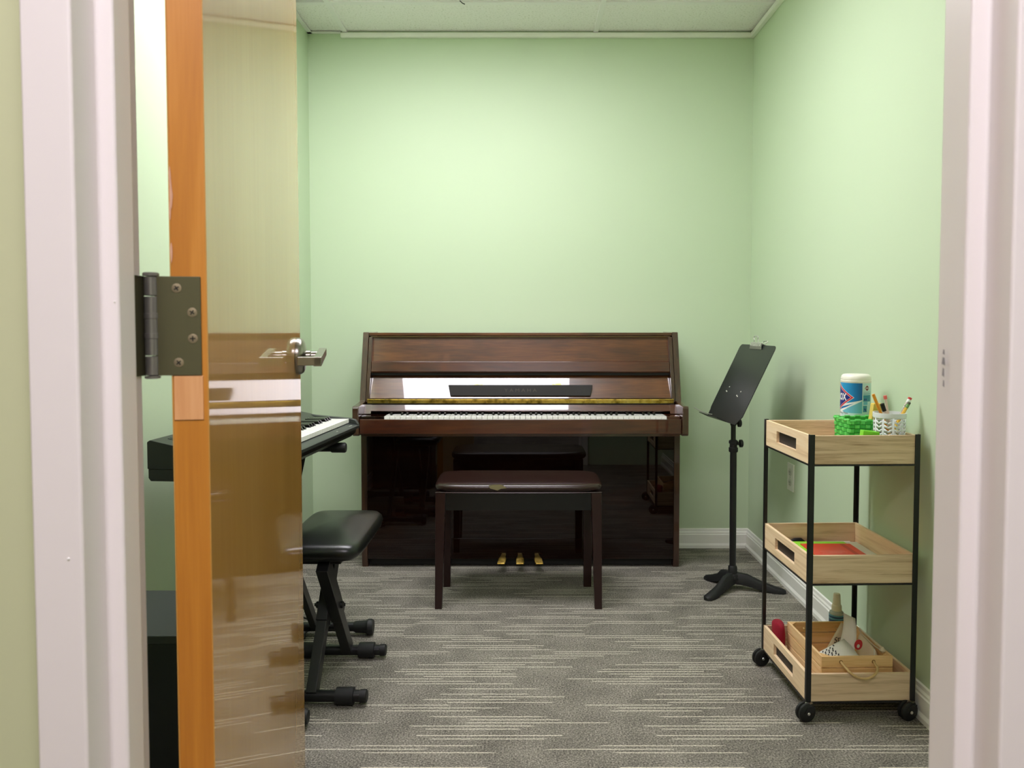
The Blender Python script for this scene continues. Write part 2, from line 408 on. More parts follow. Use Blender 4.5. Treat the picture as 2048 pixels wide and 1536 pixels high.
# leaf to the knuckle in alternating lugs
lug = MB(NX)
for a, b_ in ((-1, -.6), (-.2, .2), (.6, 1)): lug.box(-.0205, -.016, -.0014, .0008, hz+a*hh, hz+b_*hh)
build('hinge_lug', lug, M['hinge'], hinge)
jl = MB(); jl.box(-.4336, -.4310, .841, .8835, hz-hh, hz+hh)
build('jamb_leaf', jl, M['hinge'], hinge, bevel=.0004)
edges = [-1, -.6, -.2, .2, .6, 1]
for i in range(5):
    a, b_ = hz+edges[i]*hh+.0005, hz+edges[i+1]*hh-.0005
    build('knuckle', MB().lathe([(.0070, 0), (.0076, .0006), (.0076, b_-a-.0006), (.0070, b_-a)], (PX, PY, a), 20), M['hinge_barrel'], hinge)
for i in (1, 3): build('bearing_ring', MB().lathe([(.0076, 0), (.0082, .0006), (.0082, .006), (.0076, .0066)], (PX, PY, hz+edges[i+1 if i == 1 else i+0]*hh-.0033+(.0 if i == 1 else .0)), 20), M['hinge_barrel'], hinge)
build('hinge_pin', MB().lathe([(.004, 0), (.0090, .0004), (.0090, .003), (.0078, .0042)], (PX, PY, hz+hh), 20).lathe([(.0072, -.0035), (.0086, -.003), (.0086, -.0004), (.004, 0)], (PX, PY, hz-hh), 20), M['hinge_barrel'], hinge)
for sx_, sz_ in ((.0075, .0434), (.0240, .0156), (.0243, -.0145), (.0085, -.0422)):
    cx, cy, cz = (NX @ Vector((sx_, -.0014, 0))).xy[0], (NX @ Vector((sx_, -.0014, 0))).xy[1], hz+sz_
    sm = MB(Matrix(((nv.x, dv.x, 0, cx), (nv.y, dv.y, 0, cy), (0, 0, 1, cz), (0, 0, 0, 1))))
    sm.lathe([(.0056, .0001), (.0054, -.0004), (.0040, -.0007), (.0012, -.0008)], (0, 0, 0), 20, 'y')
    sm.cur = 1
    rot = random.uniform(0, 1.5)
    for q in range(2):
        a = rot+q*pi/2; ca, sa = cos(a), sin(a); l_, t_ = .0030, .0007
        sm.add([(l_*ca-t_*sa, -.00095, l_*sa+t_*ca), (l_*ca+t_*sa, -.00095, l_*sa-t_*ca), (-l_*ca+t_*sa, -.00095, -l_*sa-t_*ca), (-l_*ca-t_*sa, -.00095, -l_*sa+t_*ca)], [(0, 1, 2, 3)])
    build('screw', sm, [M['screw'], M['dark']], hinge)
# lever handle set, on the face near the free edge
def LV(u, v, z): return DX @ Vector((u, TH+v, z))
lz = 1.0225; lu = .842
RM = Matrix(((nv.x, dv.x, 0, LV(lu,0,0).x), (nv.y, dv.y, 0, LV(lu,0,0).y), (0, 0, 1, lz), (0, 0, 0, 1)))   # local x out of the face, y along door, z up
lever = build('lever_handle', MB(RM).lathe([(.041, 0), (.0415, .004), (.0405, .010), (.037, .0150), (.030, .0185), (.018, .020), (.016, .021)], (0, 0, 0), 40, 'x'), M['steel'], door, label='satin steel lever handle on a round rose')
build('lever_neck', MB(RM).lathe([(.0125, .018), (.0125, .030), (.0108, .032), (.0108, .052)], (0, 0, 0), 20, 'x'), M['steel'], lever)
bar = MB(RM)
bar.hexa([(.048, .014, -.004), (.064, .014, -.004), (.064, -.112, -.019), (.048, -.112, -.019)][0:0] or
         [(.047, -.112, -.018), (.064, -.112, -.018), (.064, .016, .000), (.047, .016, .000),
          (.047, -.112, .002), (.064, -.112, .002), (.064, .016, .018), (.047, .016, .018)])
build('lever_bar', bar, M['steel'], lever, bevel=.002)
ret = MB(RM); ret.hexa([(.014, -.112, -.016), (.064, -.112, -.016), (.052, -.098, -.0155), (.014, -.098, -.0155), (.014, -.112, .002), (.064, -.112, .002), (.052, -.098, .003), (.014, -.098, .003)])
build('lever_return', ret, M['steel'], lever, bevel=.0015)

# ------------------------------------------------------------------ upright piano
P = thing('upright_piano', (0, 3.5, 0), 'polished dark walnut upright piano with brass hinge and three pedals against the back wall', 'piano')
side = [(3.73, 0.0), (3.44, 0.0), (3.435, .02), (3.435, .615), (3.27, .62), (3.262, .628), (3.262, .738), (3.27, .748), (3.415, .755), (3.42, .77), (3.505, 1.062), (3.73, 1.062)]
sideI = side
build('side_panel', MB().prism(side, 'x', -.717, -.690), M['walnut_z'], P, bevel=.003)
build('side_panel', MB().prism(side, 'x', .690, .717), M['walnut_z'], P, bevel=.003)
build('lid', box(-.689, .689, 3.500, 3.73, 1.046, 1.060), M['walnut'], P, bevel=.002)
build('back_board', box(-.689, .689, 3.70, 3.73, .03, 1.044), M['walnut_dark'], P)
# upper panel (leans back) : quad prism in y-z
build('upper_panel', MB().prism([(3.462, .868), (3.518, 1.0415), (3.545, 1.0415), (3.49, .868)], 'x', -.688, .688), M['walnut'], P, bevel=.0015)
for sx_ in (-1, 1):   # slim cheek strips inside the sides
    a, b_ = sorted((sx_*.687, sx_*.672))
    build('cheek', MB().prism([(3.43, .752), (3.405, .752), (3.405, .77), (3.492, 1.04), (3.517, 1.04)], 'x', a, b_), M['walnut_z'], P, bevel=.001)
# folded fallboard: rounded rail, overhang shadow, tilted board
build('fallboard_rail', MB().prism([(3.446, .886), (3.458, .930), (3.4655, .9325), (3.487, .925), (3.474, .882), (3.452, .880)], 'x', -.671, .671), M['walnut_rail'], P, bevel=.002)
TL = math.radians(31.5)
def fb(t, d=0):    # t up the board, d out of it
    return (3.412 + t*sin(TL) - d*cos(TL), .768 + t*cos(TL) + d*sin(TL))
FB = build('fallboard', MB().prism([fb(0), fb(.128), fb(.128, -.016), fb(0, -.016)], 'x', -.671, .671), M['walnut'], P, bevel=.001)
build('rail_shade_strip', box(-.671, .671, 3.458, 3.4605, .8685, .8820), M['dark'], P)  # near-black strip stands in for the shade under the rail
build('edge_highlight', box(-.684, .684, 3.5145, 3.5165, 1.0400, 1.0432), M['panel_highlight'], P)  # thin tan strip paints in the highlight along the panel's top edge
# folded music ledge lying on the fallboard
lm = MB(); a0, a1 = fb(.012, .0015), fb(.067, .0015); b0, b1 = (a0[0]-.006, a0[1]+.004), (a1[0]-.012, a1[1]+.0015)
lm.hexa([(-.312, b0[0], b0[1]-.004), (.312, b0[0], b0[1]-.004), (.312, a0[0], a0[1]), (-.312, a0[0], a0[1]),
         (-.322, b1[0]-.012, b1[1]), (.322, b1[0]-.012, b1[1]), (.322, a1[0], a1[1]), (-.322, a1[0], a1[1])])
ML = build('music_ledge', lm, M['ledge'], P, bevel=.0025, seg=3)
f0 = Vector((0, b0[0], b0[1]-.004)); f1 = Vector((0, b1[0]-.012, b1[1])); fd = (f1-f0).normalized(); fc = (f0+f1)/2; fnn = Vector((0, -fd.z, fd.y))
build('maker_lettering', flat_text('Y A M A H A', .021, lambda x, y: tuple(fc+Vector((x, 0, 0))+fd*y+fnn*.0006), bold=0, sx=1.25), M['text_dim'], ML)
for hx in (-.190, .163):
    h0 = fb(.068, .0012); h1 = fb(.0755, .0012)
    build('ledge_hinge', MB().hexa([(hx-.02, h0[0]-.002, h0[1]), (hx+.02, h0[0]-.002, h0[1]), (hx+.02, h0[0], h0[1]), (hx-.02, h0[0], h0[1]), (hx-.02, h1[0]-.002, h1[1]), (hx+.02, h1[0]-.002, h1[1]), (hx+.02, h1[0], h1[1]), (hx-.02, h1[0], h1[1])]), M['brass'], ML)
# brass piano hinge with knuckles and screws
bh = build('brass_hinge', box(-.680, .680, 3.402, 3.4045, .7470, .7600), M['brass'], P, bevel=.0004)
kn = MB()
x = -.680
while x < .679:
    x2 = min(x+.0275, .680); kn.tube([(x+.0006, 3.4025, .7635), (x2-.0006, 3.4025, .7635)], .0036, 8); x = x2
build('hinge_knuckles', kn, M['brass'], bh)
sc_ = MB()
for i in range(22): sc_.lathe([(.0018, 0), (.0014, -.0008), (.0004, -.001)], (-.655+i*.0624, 3.402, .7525), 8, 'y')
build('hinge_screws', sc_, M['text_dim'], bh, kind='stuff')
# sloping flap behind the keys (front part of the fallboard)
flap0 = (3.398, .741); flap1 = (3.398-.031*sin(TL), .741-.031*cos(TL))
build('key_flap', MB().prism([flap0, flap1, (flap1[0]+.014, flap1[1]-.006), (3.425, .74)], 'x', -.683, .683), M['walnut_rail'], P, bevel=.001)
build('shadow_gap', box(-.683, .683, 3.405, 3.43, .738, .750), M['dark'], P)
# key blocks, key slip, key bed
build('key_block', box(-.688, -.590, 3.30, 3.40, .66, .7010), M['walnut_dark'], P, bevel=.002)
build('key_block', box(.633, .688, 3.30, 3.40, .66, .7010), M['walnut_rail'], P, bevel=.002)
build('key_slip', box(-.6885, .6885, 3.274, 3.294, .628, .6905), M['walnut_rail'], P, bevel=.002)
build('key_bed', box(-.6885, .6885, 3.300, 3.50, .614, .6278), M['walnut_rail'], P, bevel=.001)
for sx_ in (-1, 1):     # arm tops lying beside the flap
    a, b_ = sorted((sx_*.6895, sx_*.660))
    build('arm_cap', MB().prism([(3.398, .742), (3.375, .704), (3.390, .702), (3.412, .742)], 'x', a, b_), M['walnut_rail'], P)
# 88 keys
KW = (.631+.588)/52
kx = -.588
whites = []
notes = []   # A0 start
pat = 'WBWWBWBWWBWB'   # from A
i = 0; wi = 0
wme = None; bme = None
wbase = MB().box(.0004, KW-.0004, 3.300, 3.425, .682, .7005)
for nkey in range(88):
    t_ = pat[nkey % 12]
    if t_ == 'W':
        if wme is None:
            o = build('white_key', MB().box(kx+.0009, kx+KW-.0009, 3.300, 3.425, .682, .7005), M['ivory'], P, bevel=.0008); wme = (o, kx)
        else:
            o = wme[0].copy(); COL.objects.link(o); o.parent = P; o.location.x = wi*KW
        wi += 1
    else:
        bx = kx+wi*KW
        if bme is None:
            q = MB(); q.hexa([(bx-.0055, 3.344, .700), (bx+.0055, 3.344, .700), (bx+.0055, 3.425, .700), (bx-.0055, 3.425, .700),
                              (bx-.0045, 3.350, .7115), (bx+.0045, 3.350, .7115), (bx+.0045, 3.425, .7115), (bx-.0045, 3.425, .7115)])
            o = build('black_key', q, M['keyblack'], P, bevel=.0014); bme = (o, bx)
        else:
            o = bme[0].copy(); COL.objects.link(o); o.parent = P; o.location.x = bx-bme[1]
# lower casework
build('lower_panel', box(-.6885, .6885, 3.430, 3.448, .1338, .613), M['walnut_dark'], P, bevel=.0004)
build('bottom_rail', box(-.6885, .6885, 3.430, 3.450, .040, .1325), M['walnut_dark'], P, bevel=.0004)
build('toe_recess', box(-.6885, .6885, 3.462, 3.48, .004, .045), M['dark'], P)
def pedal(cx, skew):
    mb = MB(); st = [(3.432, .0075, .066), (3.405, .0085, .062), (3.385, .0135, .056), (3.365, .0145, .049), (3.352, .0130, .044)]
    vs = []
    for j, (y, hw, z) in enumerate(st):
        c = cx + skew*(j/4)*.012
        l_ = hw*(1.0 if skew >= 0 else 1.15); 
        hw *= 1.3; vs += [(c-hw, y, z), (c+hw, y, z), (c+hw, y, z-.007), (c-hw, y, z-.007)]
    fs = [(0, 1, 2, 3), (16, 19, 18, 17)]
    for j in range(4):
        o_ = j*4
        for k_ in range(4): fs.append((o_+k_, o_+(k_+1) % 4, o_+4+(k_+1) % 4, o_+4+k_))
    return mb.add(vs, fs)
for cx, sk in ((-.075, -1), (-.002, 0), (.072, 1)):
    build('pedal', pedal(cx, sk), M['brass'], P, bevel=.0025, seg=3)

# ------------------------------------------------------------------ piano bench
Bn = thing('piano_bench', (-.008, 3.06, 0), 'dark mahogany piano bench with brown vinyl seat in front of the piano', 'bench')
def cushion(x0, x1, y0, y1, z0, z1, r, dome, nx=14, ny=10, xf=None):
    """upholstered pad, rounded in plan and section"""
    mb = MB(xf); cx, cy = (x0+x1)/2, (y0+y1)/2; hx, hy = (x1-x0)/2, (y1-y0)/2
    N = 48; prof = []
    H = z1-z0; e = min(H/2, r)
    for k_ in range(7): a = -pi/2+k_*pi/6; prof.append((e*(1-cos(a)), z0+H/2+(H/2)*sin(a)))
    rings = []
    def ring(inset, z):
        out = []; R = max(r-inset*.3, .004)
        for k_ in range(N):
            a = 2*pi*(k_+.5)/N; ca, sa = cos(a), sin(a)
            ex = 2/7.0
            sxp = (abs(ca)**ex)*(1 if ca > 0 else -1); syp = (abs(sa)**ex)*(1 if sa > 0 else -1)
            out.append((cx+(hx-inset)*sxp, cy+(hy-inset)*syp, z))
        return out
    for ins, z in prof: rings.append(ring(ins, z))
    for f in (.82, .6, .35, .12):
        out = []
        for k_ in range(N):
            a = 2*pi*(k_+.5)/N; ca, sa = cos(a), sin(a); ex = 2/7.0
            sxp = (abs(ca)**ex)*(1 if ca > 0 else -1); syp = (abs(sa)**ex)*(1 if sa > 0 else -1)
            out.append((cx+(hx-e)*f*sxp, cy+(hy-e)*f*syp, z1+dome*(1-f*f)))
        rings.append(out)
    vs = [p for r_ in rings for p in r_]; fs = []
    for i_ in range(len(rings)-1):
        for k_ in range(N): fs.append((i_*N+k_, i_*N+(k_+1) % N, (i_+1)*N+(k_+1) % N, (i_+1)*N+k_))
    fs += [list(range(N))[::-1], list(range((len(rings)-1)*N, len(rings)*N))]
    return mb.add(vs, fs)
st = build('seat', cushion(-.334, .319, 2.915, 3.225, .452, .484, .02, .002), M['bench_vinyl'], Bn, smooth=60)
build('piping', MB().tube([(-.325, 2.918, .4535), (-.2, 2.9135, .4530), (0, 2.9130, .4530), (.2, 2.9135, .4530), (.311, 2.918, .4535)], .0022, 8), M['bench_vinyl'], st)
tp = MB(); tz = [(-.122, .480), (-.105, .4835), (-.075, .484), (-.062, .479), (-.052, .4715), (-.075, .469), (-.088, .462), (-.104, .467), (-.116, .470)]
tp.add([(x_, 2.9118+abs(z_-.468)*.35, z_) for x_, z_ in tz] , [list(range(len(tz)))])
build('tear', tp, M['tape'], st, label='torn patch showing olive backing on the seat edge')
build('apron', box(-.292, .277, 2.944, 3.20, .378, .4515), M['bench_box'], Bn, bevel=.002)
def leg(x0t, x1t, x0b, x1b, yt0, yt1, yb0, yb1):
    return MB().hexa([(x0b, yb0, 0), (x1b, yb0, 0), (x1b, yb1, 0), (x0b, yb1, 0), (x0t, yt0, .4515), (x1t, yt0, .4515), (x1t, yt1, .4515), (x0t, yt1, .4515)])
build('leg', leg(-.326, -.288, -.330, -.303, 2.925, 2.965, 2.918, 2.945), M['dark_wood'], Bn, bevel=.0015)
build('leg', leg(.272, .311, .286, .314, 2.925, 2.965, 2.918, 2.945), M['dark_wood'], Bn, bevel=.0015)
build('leg', leg(-.322, -.286, -.322, -.294, 3.17, 3.205, 3.172, 3.20), M['dark_wood'], Bn, bevel=.0015)
build('leg', leg(.262, .300, .264, .296, 3.17, 3.205, 3.172, 3.20), M['dark_wood'], Bn, bevel=.0015)

# ------------------------------------------------------------------ digital keyboard, stand and padded X-bench on the left
ang = math.radians(4.85)
F0 = Vector((-.584, 2.775, 0))
# local q: 0 at player's edge growing to the wall, l: 0 at far end growing towards the camera
KXF = Matrix(((-cos(ang), -sin(ang), 0, F0.x), (sin(ang), -cos(ang), 0, F0.y), (0, 0, 1, 0), (0, 0, 0, 1)))
KL = .84
KB = thing('digital_keyboard', (F0.x-.15, F0.y-.45, .69), 'black portable digital keyboard with white keys along the left wall', 'keyboard')
def kprism(pts, a, b): return MB(KXF).add([(q, a, z) for q, z in pts]+[(q, b, z) for q, z in pts],
    [list(range(len(pts)))[::-1], list(range(len(pts), 2*len(pts)))] + [(i, (i+1) % len(pts), len(pts)+(i+1) % len(pts), len(pts)+i) for i in range(len(pts))])
build('case_bottom', kprism([(.030, .690), (.300, .690), (.306, .698), (.306, .722), (.010, .722), (.012, .706)], .004, KL-.004), M['black_plastic'], KB, bevel=.002)
build('front_lip', kprism([(0, .722), (-.001, .732), (.004, .7355), (.034, .7400), (.034, .722)], 0, KL), M['dark_grey_plastic'], KB, bevel=.001)
build('rear_panel', kprism([(.158, .722), (.158, .762), (.175, .771), (.298, .797), (.306, .792), (.306, .722)], .0, KL), M['black_plastic'], KB, bevel=.002)
cap = [(.004, .722), (.0, .7365), (.010, .752), (.030, .7575), (.158, .768), (.175, .771), (.175, .722)]
build('end_block', kprism(cap, 0, .020), M['dark_grey_plastic'], KB, bevel=.002)
build('end_block', kprism(cap, KL-.020, KL), M['dark_grey_plastic'], KB, bevel=.002)
nW = 36; kw = (KL-.042)/nW
w0 = None; b0k = None
axl = KXF.to_3x3() @ Vector((0, 1, 0))
patr = 'WBWBWWBWBWBW'   # C major reading
wi = 0
order = 'WWBWBWBWWBWBW'  # from the top C downwards: C B Bb A Ab G Gb F E Eb D Db C
for nkey in range(61):
    t_ = 'W' if nkey == 0 else 'WBWBWBWWBWBW'[(nkey-1) % 12]
    if t_ == 'W':
        if w0 is None:
            q = MB(KXF); q.box(.032, .160, .021+.0004, .021+kw-.0004, .742, .7565)
            w0 = build('white_key', q, M['ivory'], KB, bevel=.0008)
        else:
            o = w0.copy(); COL.objects.link(o); o.parent = KB; o.location = axl*(wi*kw)
        wi += 1
    else:
        pos = .021+wi*kw
        if b0k is None:
            q = MB(KXF); q.hexa([(.082, pos-.0055, .755), (.160, pos-.0055, .755), (.160, pos+.0055, .755), (.082, pos+.0055, .755),
                                 (.090, pos-.0042, .7675), (.160, pos-.0042, .7665), (.160, pos+.0042, .7665), (.090, pos+.0042, .7675)])
            b0k = (build('black_key', q, M['keyblack'], KB, bevel=.0012), pos)
        else:
            o = b0k[0].copy(); COL.objects.link(o); o.parent = KB; o.location = axl*(pos-b0k[1])
# controls on the rear panel
def rp(q): return .771 + (q-.175)*(.026/.123)
bt = MB(KXF)
for i_ in range(14):
    l0 = .05+i_*.026
    for q0 in (.200, .222): bt.hexa([(q0, l0, rp(q0)-.001), (q0+.010, l0, rp(q0+.01)-.001), (q0+.010, l0+.018, rp(q0+.01)-.001), (q0, l0+.018, rp(q0)-.001), (q0, l0, rp(q0)+.0022), (q0+.010, l0, rp(q0+.01)+.0022), (q0+.010, l0+.018, rp(q0+.01)+.0022), (q0, l0+.018, rp(q0)+.0022)])
build('button_rows', bt, M['grille'], KB)
gs = MB(KXF)
for i_ in range(16):
    l0 = .60+i_*.012
    gs.hexa([(.20, l0, rp(.2)-.001), (.28, l0, rp(.28)-.001), (.28, l0+.006, rp(.28)-.001), (.20, l0+.006, rp(.2)-.001), (.20, l0, rp(.2)+.0012), (.28, l0, rp(.28)+.0012), (.28, l0+.006, rp(.28)+.0012), (.20, l0+.006, rp(.2)+.0012)])
build('speaker_grille', gs, M['dark_grey_plastic'], KB)
lp = MB(KXF)
for a, b_ in ((.050, .085), (.205, .222)):
    lp.add([(.010, a, .7368), (.014, a, .7374), (.014, b_, .7374), (.010, b_, .7368)], [(0, 1, 2, 3)])
build('printed_line', lp, M['text_silver'], KB)

KS = thing('keyboard_stand', (-.76, 2.36, 0), 'black tubular cross-leg stand under the digital keyboard', 'stand')
for yy, xe in ((2.672, -.535), (2.045, -.592)):
    ft = build('foot_tube', MB().tube([(-.965, yy, .030), (xe-.01, yy, .030)], .016, 14), M['black'], KS)
    fl = .028 if yy > 2.5 else .0225
    for xx, s_ in ((xe, 1), (-.975, -1)):
        build('foot_cap', MB().lathe([(.016, -.045*s_), (.020, -.038*s_), (.0215, -.005*s_), (fl-.004, .001*s_), (fl, .006*s_), (fl, .016*s_), (fl-.005, .024*s_)], (xx-.008*s_, yy, .030), 20, 'x'), M['black_matte'], ft)
for yy in (2.63, 2.13):
    zt = .672
    xa_ = -.612 if yy > 2.5 else -.66
    tt = build('support_arm', MB().tube([(-.955, yy, zt), (xa_-.013, yy, zt)], .014, 14), M['black'], KS)
    build('arm_cap', MB().lathe([(.0145, -.040), (.0172, -.036), (.0175, .008), (.015, .012)], (xa_, yy, zt), 18, 'x'), M['black_matte'], tt)
def bar2(p0, p1, wx, wy):   # rectangular bar between two points in a y-z plane
    p0, p1 = Vector(p0), Vector(p1); d = (p1-p0).normalized(); a = Vector((1, 0, 0)); u = d.cross(a).normalized()
    vs = []
    for p in (p0, p1):
        for sx_, su in ((-1, -1), (1, -1), (1, 1), (-1, 1)): vs.append(p+a*sx_*wx/2+u*su*wy/2)
    return MB().hexa(vs)
build('leg', bar2((-.724, 2.672, .03), (-.724, 2.13, .672), .022, .034), M['black'], KS, bevel=.002)
build('leg', bar2((-.748, 2.045, .03), (-.748, 2.63, .672), .022, .034), M['black'], KS, bevel=.002)
build('pivot_knob', MB().lathe([(.016, -.02), (.016, .0), (.013, .001), (.013, .07)], (-.79, 2.35, .362), 16, 'x'), M['black_matte'], KS)

XB = thing('keyboard_bench', (-.61, 2.34, 0), 'black padded cross-leg keyboard bench beside the open door', 'bench')
build('seat', cushion(-.705, -.458, 2.150, 2.605, .417, .467, .03, .018), M['vinyl'], XB, smooth=60)
build('seat_plate', box(-.69, -.52, 2.20, 2.56, .400, .413), M['black'], XB, bevel=.003)
for yy in (2.486, 2.172):
    ft = build('foot_tube', MB().tube([(-.700, yy, .026), (-.462, yy, .026)], .0165, 16), M['black'], XB)
    for s_, xx in ((1, -.505), (-1, -.690)):
        build('rubber_sleeve', MB().lathe([(.017, -.026), (.0245, -.025), (.0250, .025), (.017, .026)], (xx, yy, .026), 20, 'x'), M['black_matte'], ft)
    build('end_plug', MB().lathe([(.0165, 0), (.0185, .001), (.0185, .018), (.015, .021)], (-.462, yy, .026), 16, 'x'), M['black_matte'], ft)
build('leg', bar2((-.600, 2.172, .03), (-.600, 2.472, .406), .030, .040), M['black'], XB, bevel=.002)
build('leg', bar2((-.568, 2.486, .03), (-.568, 2.186, .406), .030, .040), M['black'], XB, bevel=.002)
build('brace', bar2((-.600, 2.30, .19), (-.600, 2.472, .406), .034, .052), M['black'], XB, bevel=.002)
build('brace', bar2((-.568, 2.36, .19), (-.568, 2.186, .406), .034, .052), M['black'], XB, bevel=.002)
build('pivot_bolt', MB().tube([(-.632, 2.329, .235), (-.538, 2.329, .235)], .005, 10).lathe([(.011, 0), (.011, .008), (.006, .012)], (-.553, 2.329, .235), 12, 'x').lathe([(.011, 0), (.011, -.008), (.006, -.012)], (-.617, 2.329, .235), 12, 'x'), M['black'], XB)

# floor cabinet seen in the slit behind the door
CB = thing('floor_cabinet', (-.78, 1.65, 0), 'plain black box-shaped cabinet on the carpet seen between frame and door', 'cabinet')
build('body', box(-.985, -.592, 1.522, 1.775, .012, .452), M['black_plastic'], CB, bevel=.004)
build('top', box(-.99, -.588, 1.515, 1.783, .452, .470), M['dark_grey_plastic'], CB, bevel=.003)
build('foot', MB().lathe([(.014, 0), (.016, .012)], (-.95, 1.56, 0), 12), M['black_matte'], CB)
build('foot', MB().lathe([(.014, 0), (.016, .012)], (-.63, 1.56, 0), 12), M['black_matte'], CB)
build('foot', MB().lathe([(.014, 0), (.016, .012)], (-.95, 1.74, 0), 12), M['black_matte'], CB)
build('foot', MB().lathe([(.014, 0), (.016, .012)], (-.63, 1.74, 0), 12), M['black_matte'], CB)
# power cable on the floor
pts = []
for i_ in range(28):
    t_ = i_/27; pts.append((-.93+.19*sin(t_*3.0)+.02*sin(t_*19), 2.95-.45*t_, .0035+(.012 if 8 < i_ < 14 else 0)))
tag(build('power_cable', MB().tube(pts, .003, 6), M['black_matte']), 'thin black power cable lying on the carpet under the keyboard', 'cable')

# ------------------------------------------------------------------ music stand
MS = thing('music_stand', (.879, 3.147, 0), 'black tripod-foot music stand with tilted desk near the right wall', 'music stand')
pz = .118
build('pole', MB().tube([(.879, 3.147, .07), (.876, 3.147, .60)], .0135, 16), M['black'], MS)
build('inner_pole', MB().tube([(.876, 3.147, .56), (.875, 3.147, .700)], .0100, 16), M['black'], MS)
cl = build('clamp_collar', MB().lathe([(.017, 0), (.0185, .004), (.0185, .018), (.015, .020), (.015, .034), (.0185, .036), (.0185, .046), (.013, .050)], (.876, 3.147, .572), 20), M['black_matte'], MS)
build('knob', MB().tube([(.888, 3.147, .607), (.903, 3.147, .607)], .007, 10).lathe([(.008, 0), (.016, .003), (.016, .013), (.012, .016)], (.899, 3.147, .607), 12, 'x'), M['black_matte'], cl)
build('hub', MB().lathe([(.030, 0), (.026, .014), (.019, .018), (.018, .045), (.0145, .050)], (.879, 3.147, .050), 20), M['black_matte'], MS)
for tx, ty in ((1.083, 3.094), (.737, 3.012), (.800, 3.285)):
    c = Vector((.879, 3.147, 0)); d = Vector((tx, ty, 0))-c; Ln = d.length; d.normalize(); n_ = Vector((-d.y, d.x, 0))
    st_ = [(0, .020, .030, .074), (.06, .019, .022, .066), (Ln*.5, .0165, .010, .046), (Ln*.78, .020, .0, .026), (Ln*.94, .019, 0, .018), (Ln, .009, 0, .012)]
    vs = []; fs = []
    for t_, hw, zb, zt in st_:
        p = c+d*t_
        for a, z in ((-1, zb), (-1, (zb+zt*2)/3), (-.45, zt), (.45, zt), (1, (zb+zt*2)/3), (1, zb)): vs.append((p.x+n_.x*a*hw, p.y+n_.y*a*hw, z))
    for i_ in range(len(st_)-1):
        for k_ in range(6): fs.append((i_*6+k_, i_*6+(k_+1) % 6, (i_+1)*6+(k_+1) % 6, (i_+1)*6+k_))
    fs += [tuple(range(6)), tuple(range(30, 36))]
    build('leg', MB().add(vs, fs), M['black_matte'], MS, smooth=50)
# desk: rounded plate leaning back, seen nearly from its side
TLc, BLc, TRc = Vector((.946, 3.30, 1.013)), Vector((.801, 3.30, .703)), Vector((.989, 2.97, 1.013))
dw = (TRc-TLc); dh = (TLc-BLc); W_, H_ = dw.length, dh.length; dx_, dz_ = dw.normalized(), dh.normalized(); dn_ = dx_.cross(dz_).normalized()
if dn_.x > 0: dn_ = -dn_
DM = Matrix(((dx_.x, dz_.x, dn_.x, BLc.x), (dx_.y, dz_.y, dn_.y, BLc.y), (dx_.z, dz_.z, dn_.z, BLc.z), (0, 0, 0, 1)))
out = []
for (cx, cy, a0_, r_) in ((W_-.018, H_-.018, 0, .018), (.018, H_-.018, 90, .018)):
    for k_ in range(6): a = math.radians(a0_+k_*18); out.append((cx+r_*cos(a), cy+r_*sin(a)))
out += [(0, .045), (.006, .034), (.006, 0), (W_-.03, 0), (W_-.006, .030), (W_, .038)]
M['desk'] = mat('desk_enamel', (28, 31, 30), .34, bump=(300, .06, .001))
dsk = MB(DM); n_ = len(out)
dsk.add([(a, b_, 0) for a, b_ in out]+[(a, b_, -.003) for a, b_ in out], [list(range(n_)), list(range(n_, 2*n_))[::-1]]+[(i, (i+1) % n_, n_+(i+1) % n_, n_+i) for i in range(n_)])
desk = build('desk', dsk, M['desk'], MS, bevel=.0008)
def on_desk(py, pz_):  # world y, z -> desk u, v
    u = (3.30-py)/.33*W_; v = (pz_-.703)/.31*H_; return u, v
for py, pz_ in ((3.21, .836), (3.222, .818), (3.214, .816), (3.085, .826), (3.105, .809), (3.095, .806)):
    u, v = on_desk(py, pz_); build('hole_speck', MB(DM).lathe([(.0028, 0), (.0024, .0012), (.0008, .0018)], (u, v, 0), 10), M['white_plastic'], desk)  # pale dots stand in for the bright specks at the desk's holes
build('tilt_bracket', MB().tube([(.875, 3.147, .685), (.872, 3.135, .715), (.862, 3.135, .745)], [.013, .013, .010], 12), M['black'], MS)
build('tilt_knob', MB().tube([(.876, 3.147, .692), (.895, 3.142, .692)], .006, 10).lathe([(.008, 0), (.0165, .002), (.0165, .012), (.012, .015)], (.891, 3.142, .692), 14, 'x'), M['black_matte'], MS)
# page rest with two wire page arms
lg = MB(DM); lg.box(.010, W_-.12, .000, .0022, 0, .042)
ldg = build('page_rest', lg, M['black'], MS, bevel=.0006)
build('page_arm', MB(DM).tube([(.05, .006, .042), (.015, .008, .052), (-.020, .012, .060)], .0018, 6).tube([(.02, .006, .043), (.13, .006, .043), (.17, .007, .050)], .0018, 6), M['chrome'], ldg)
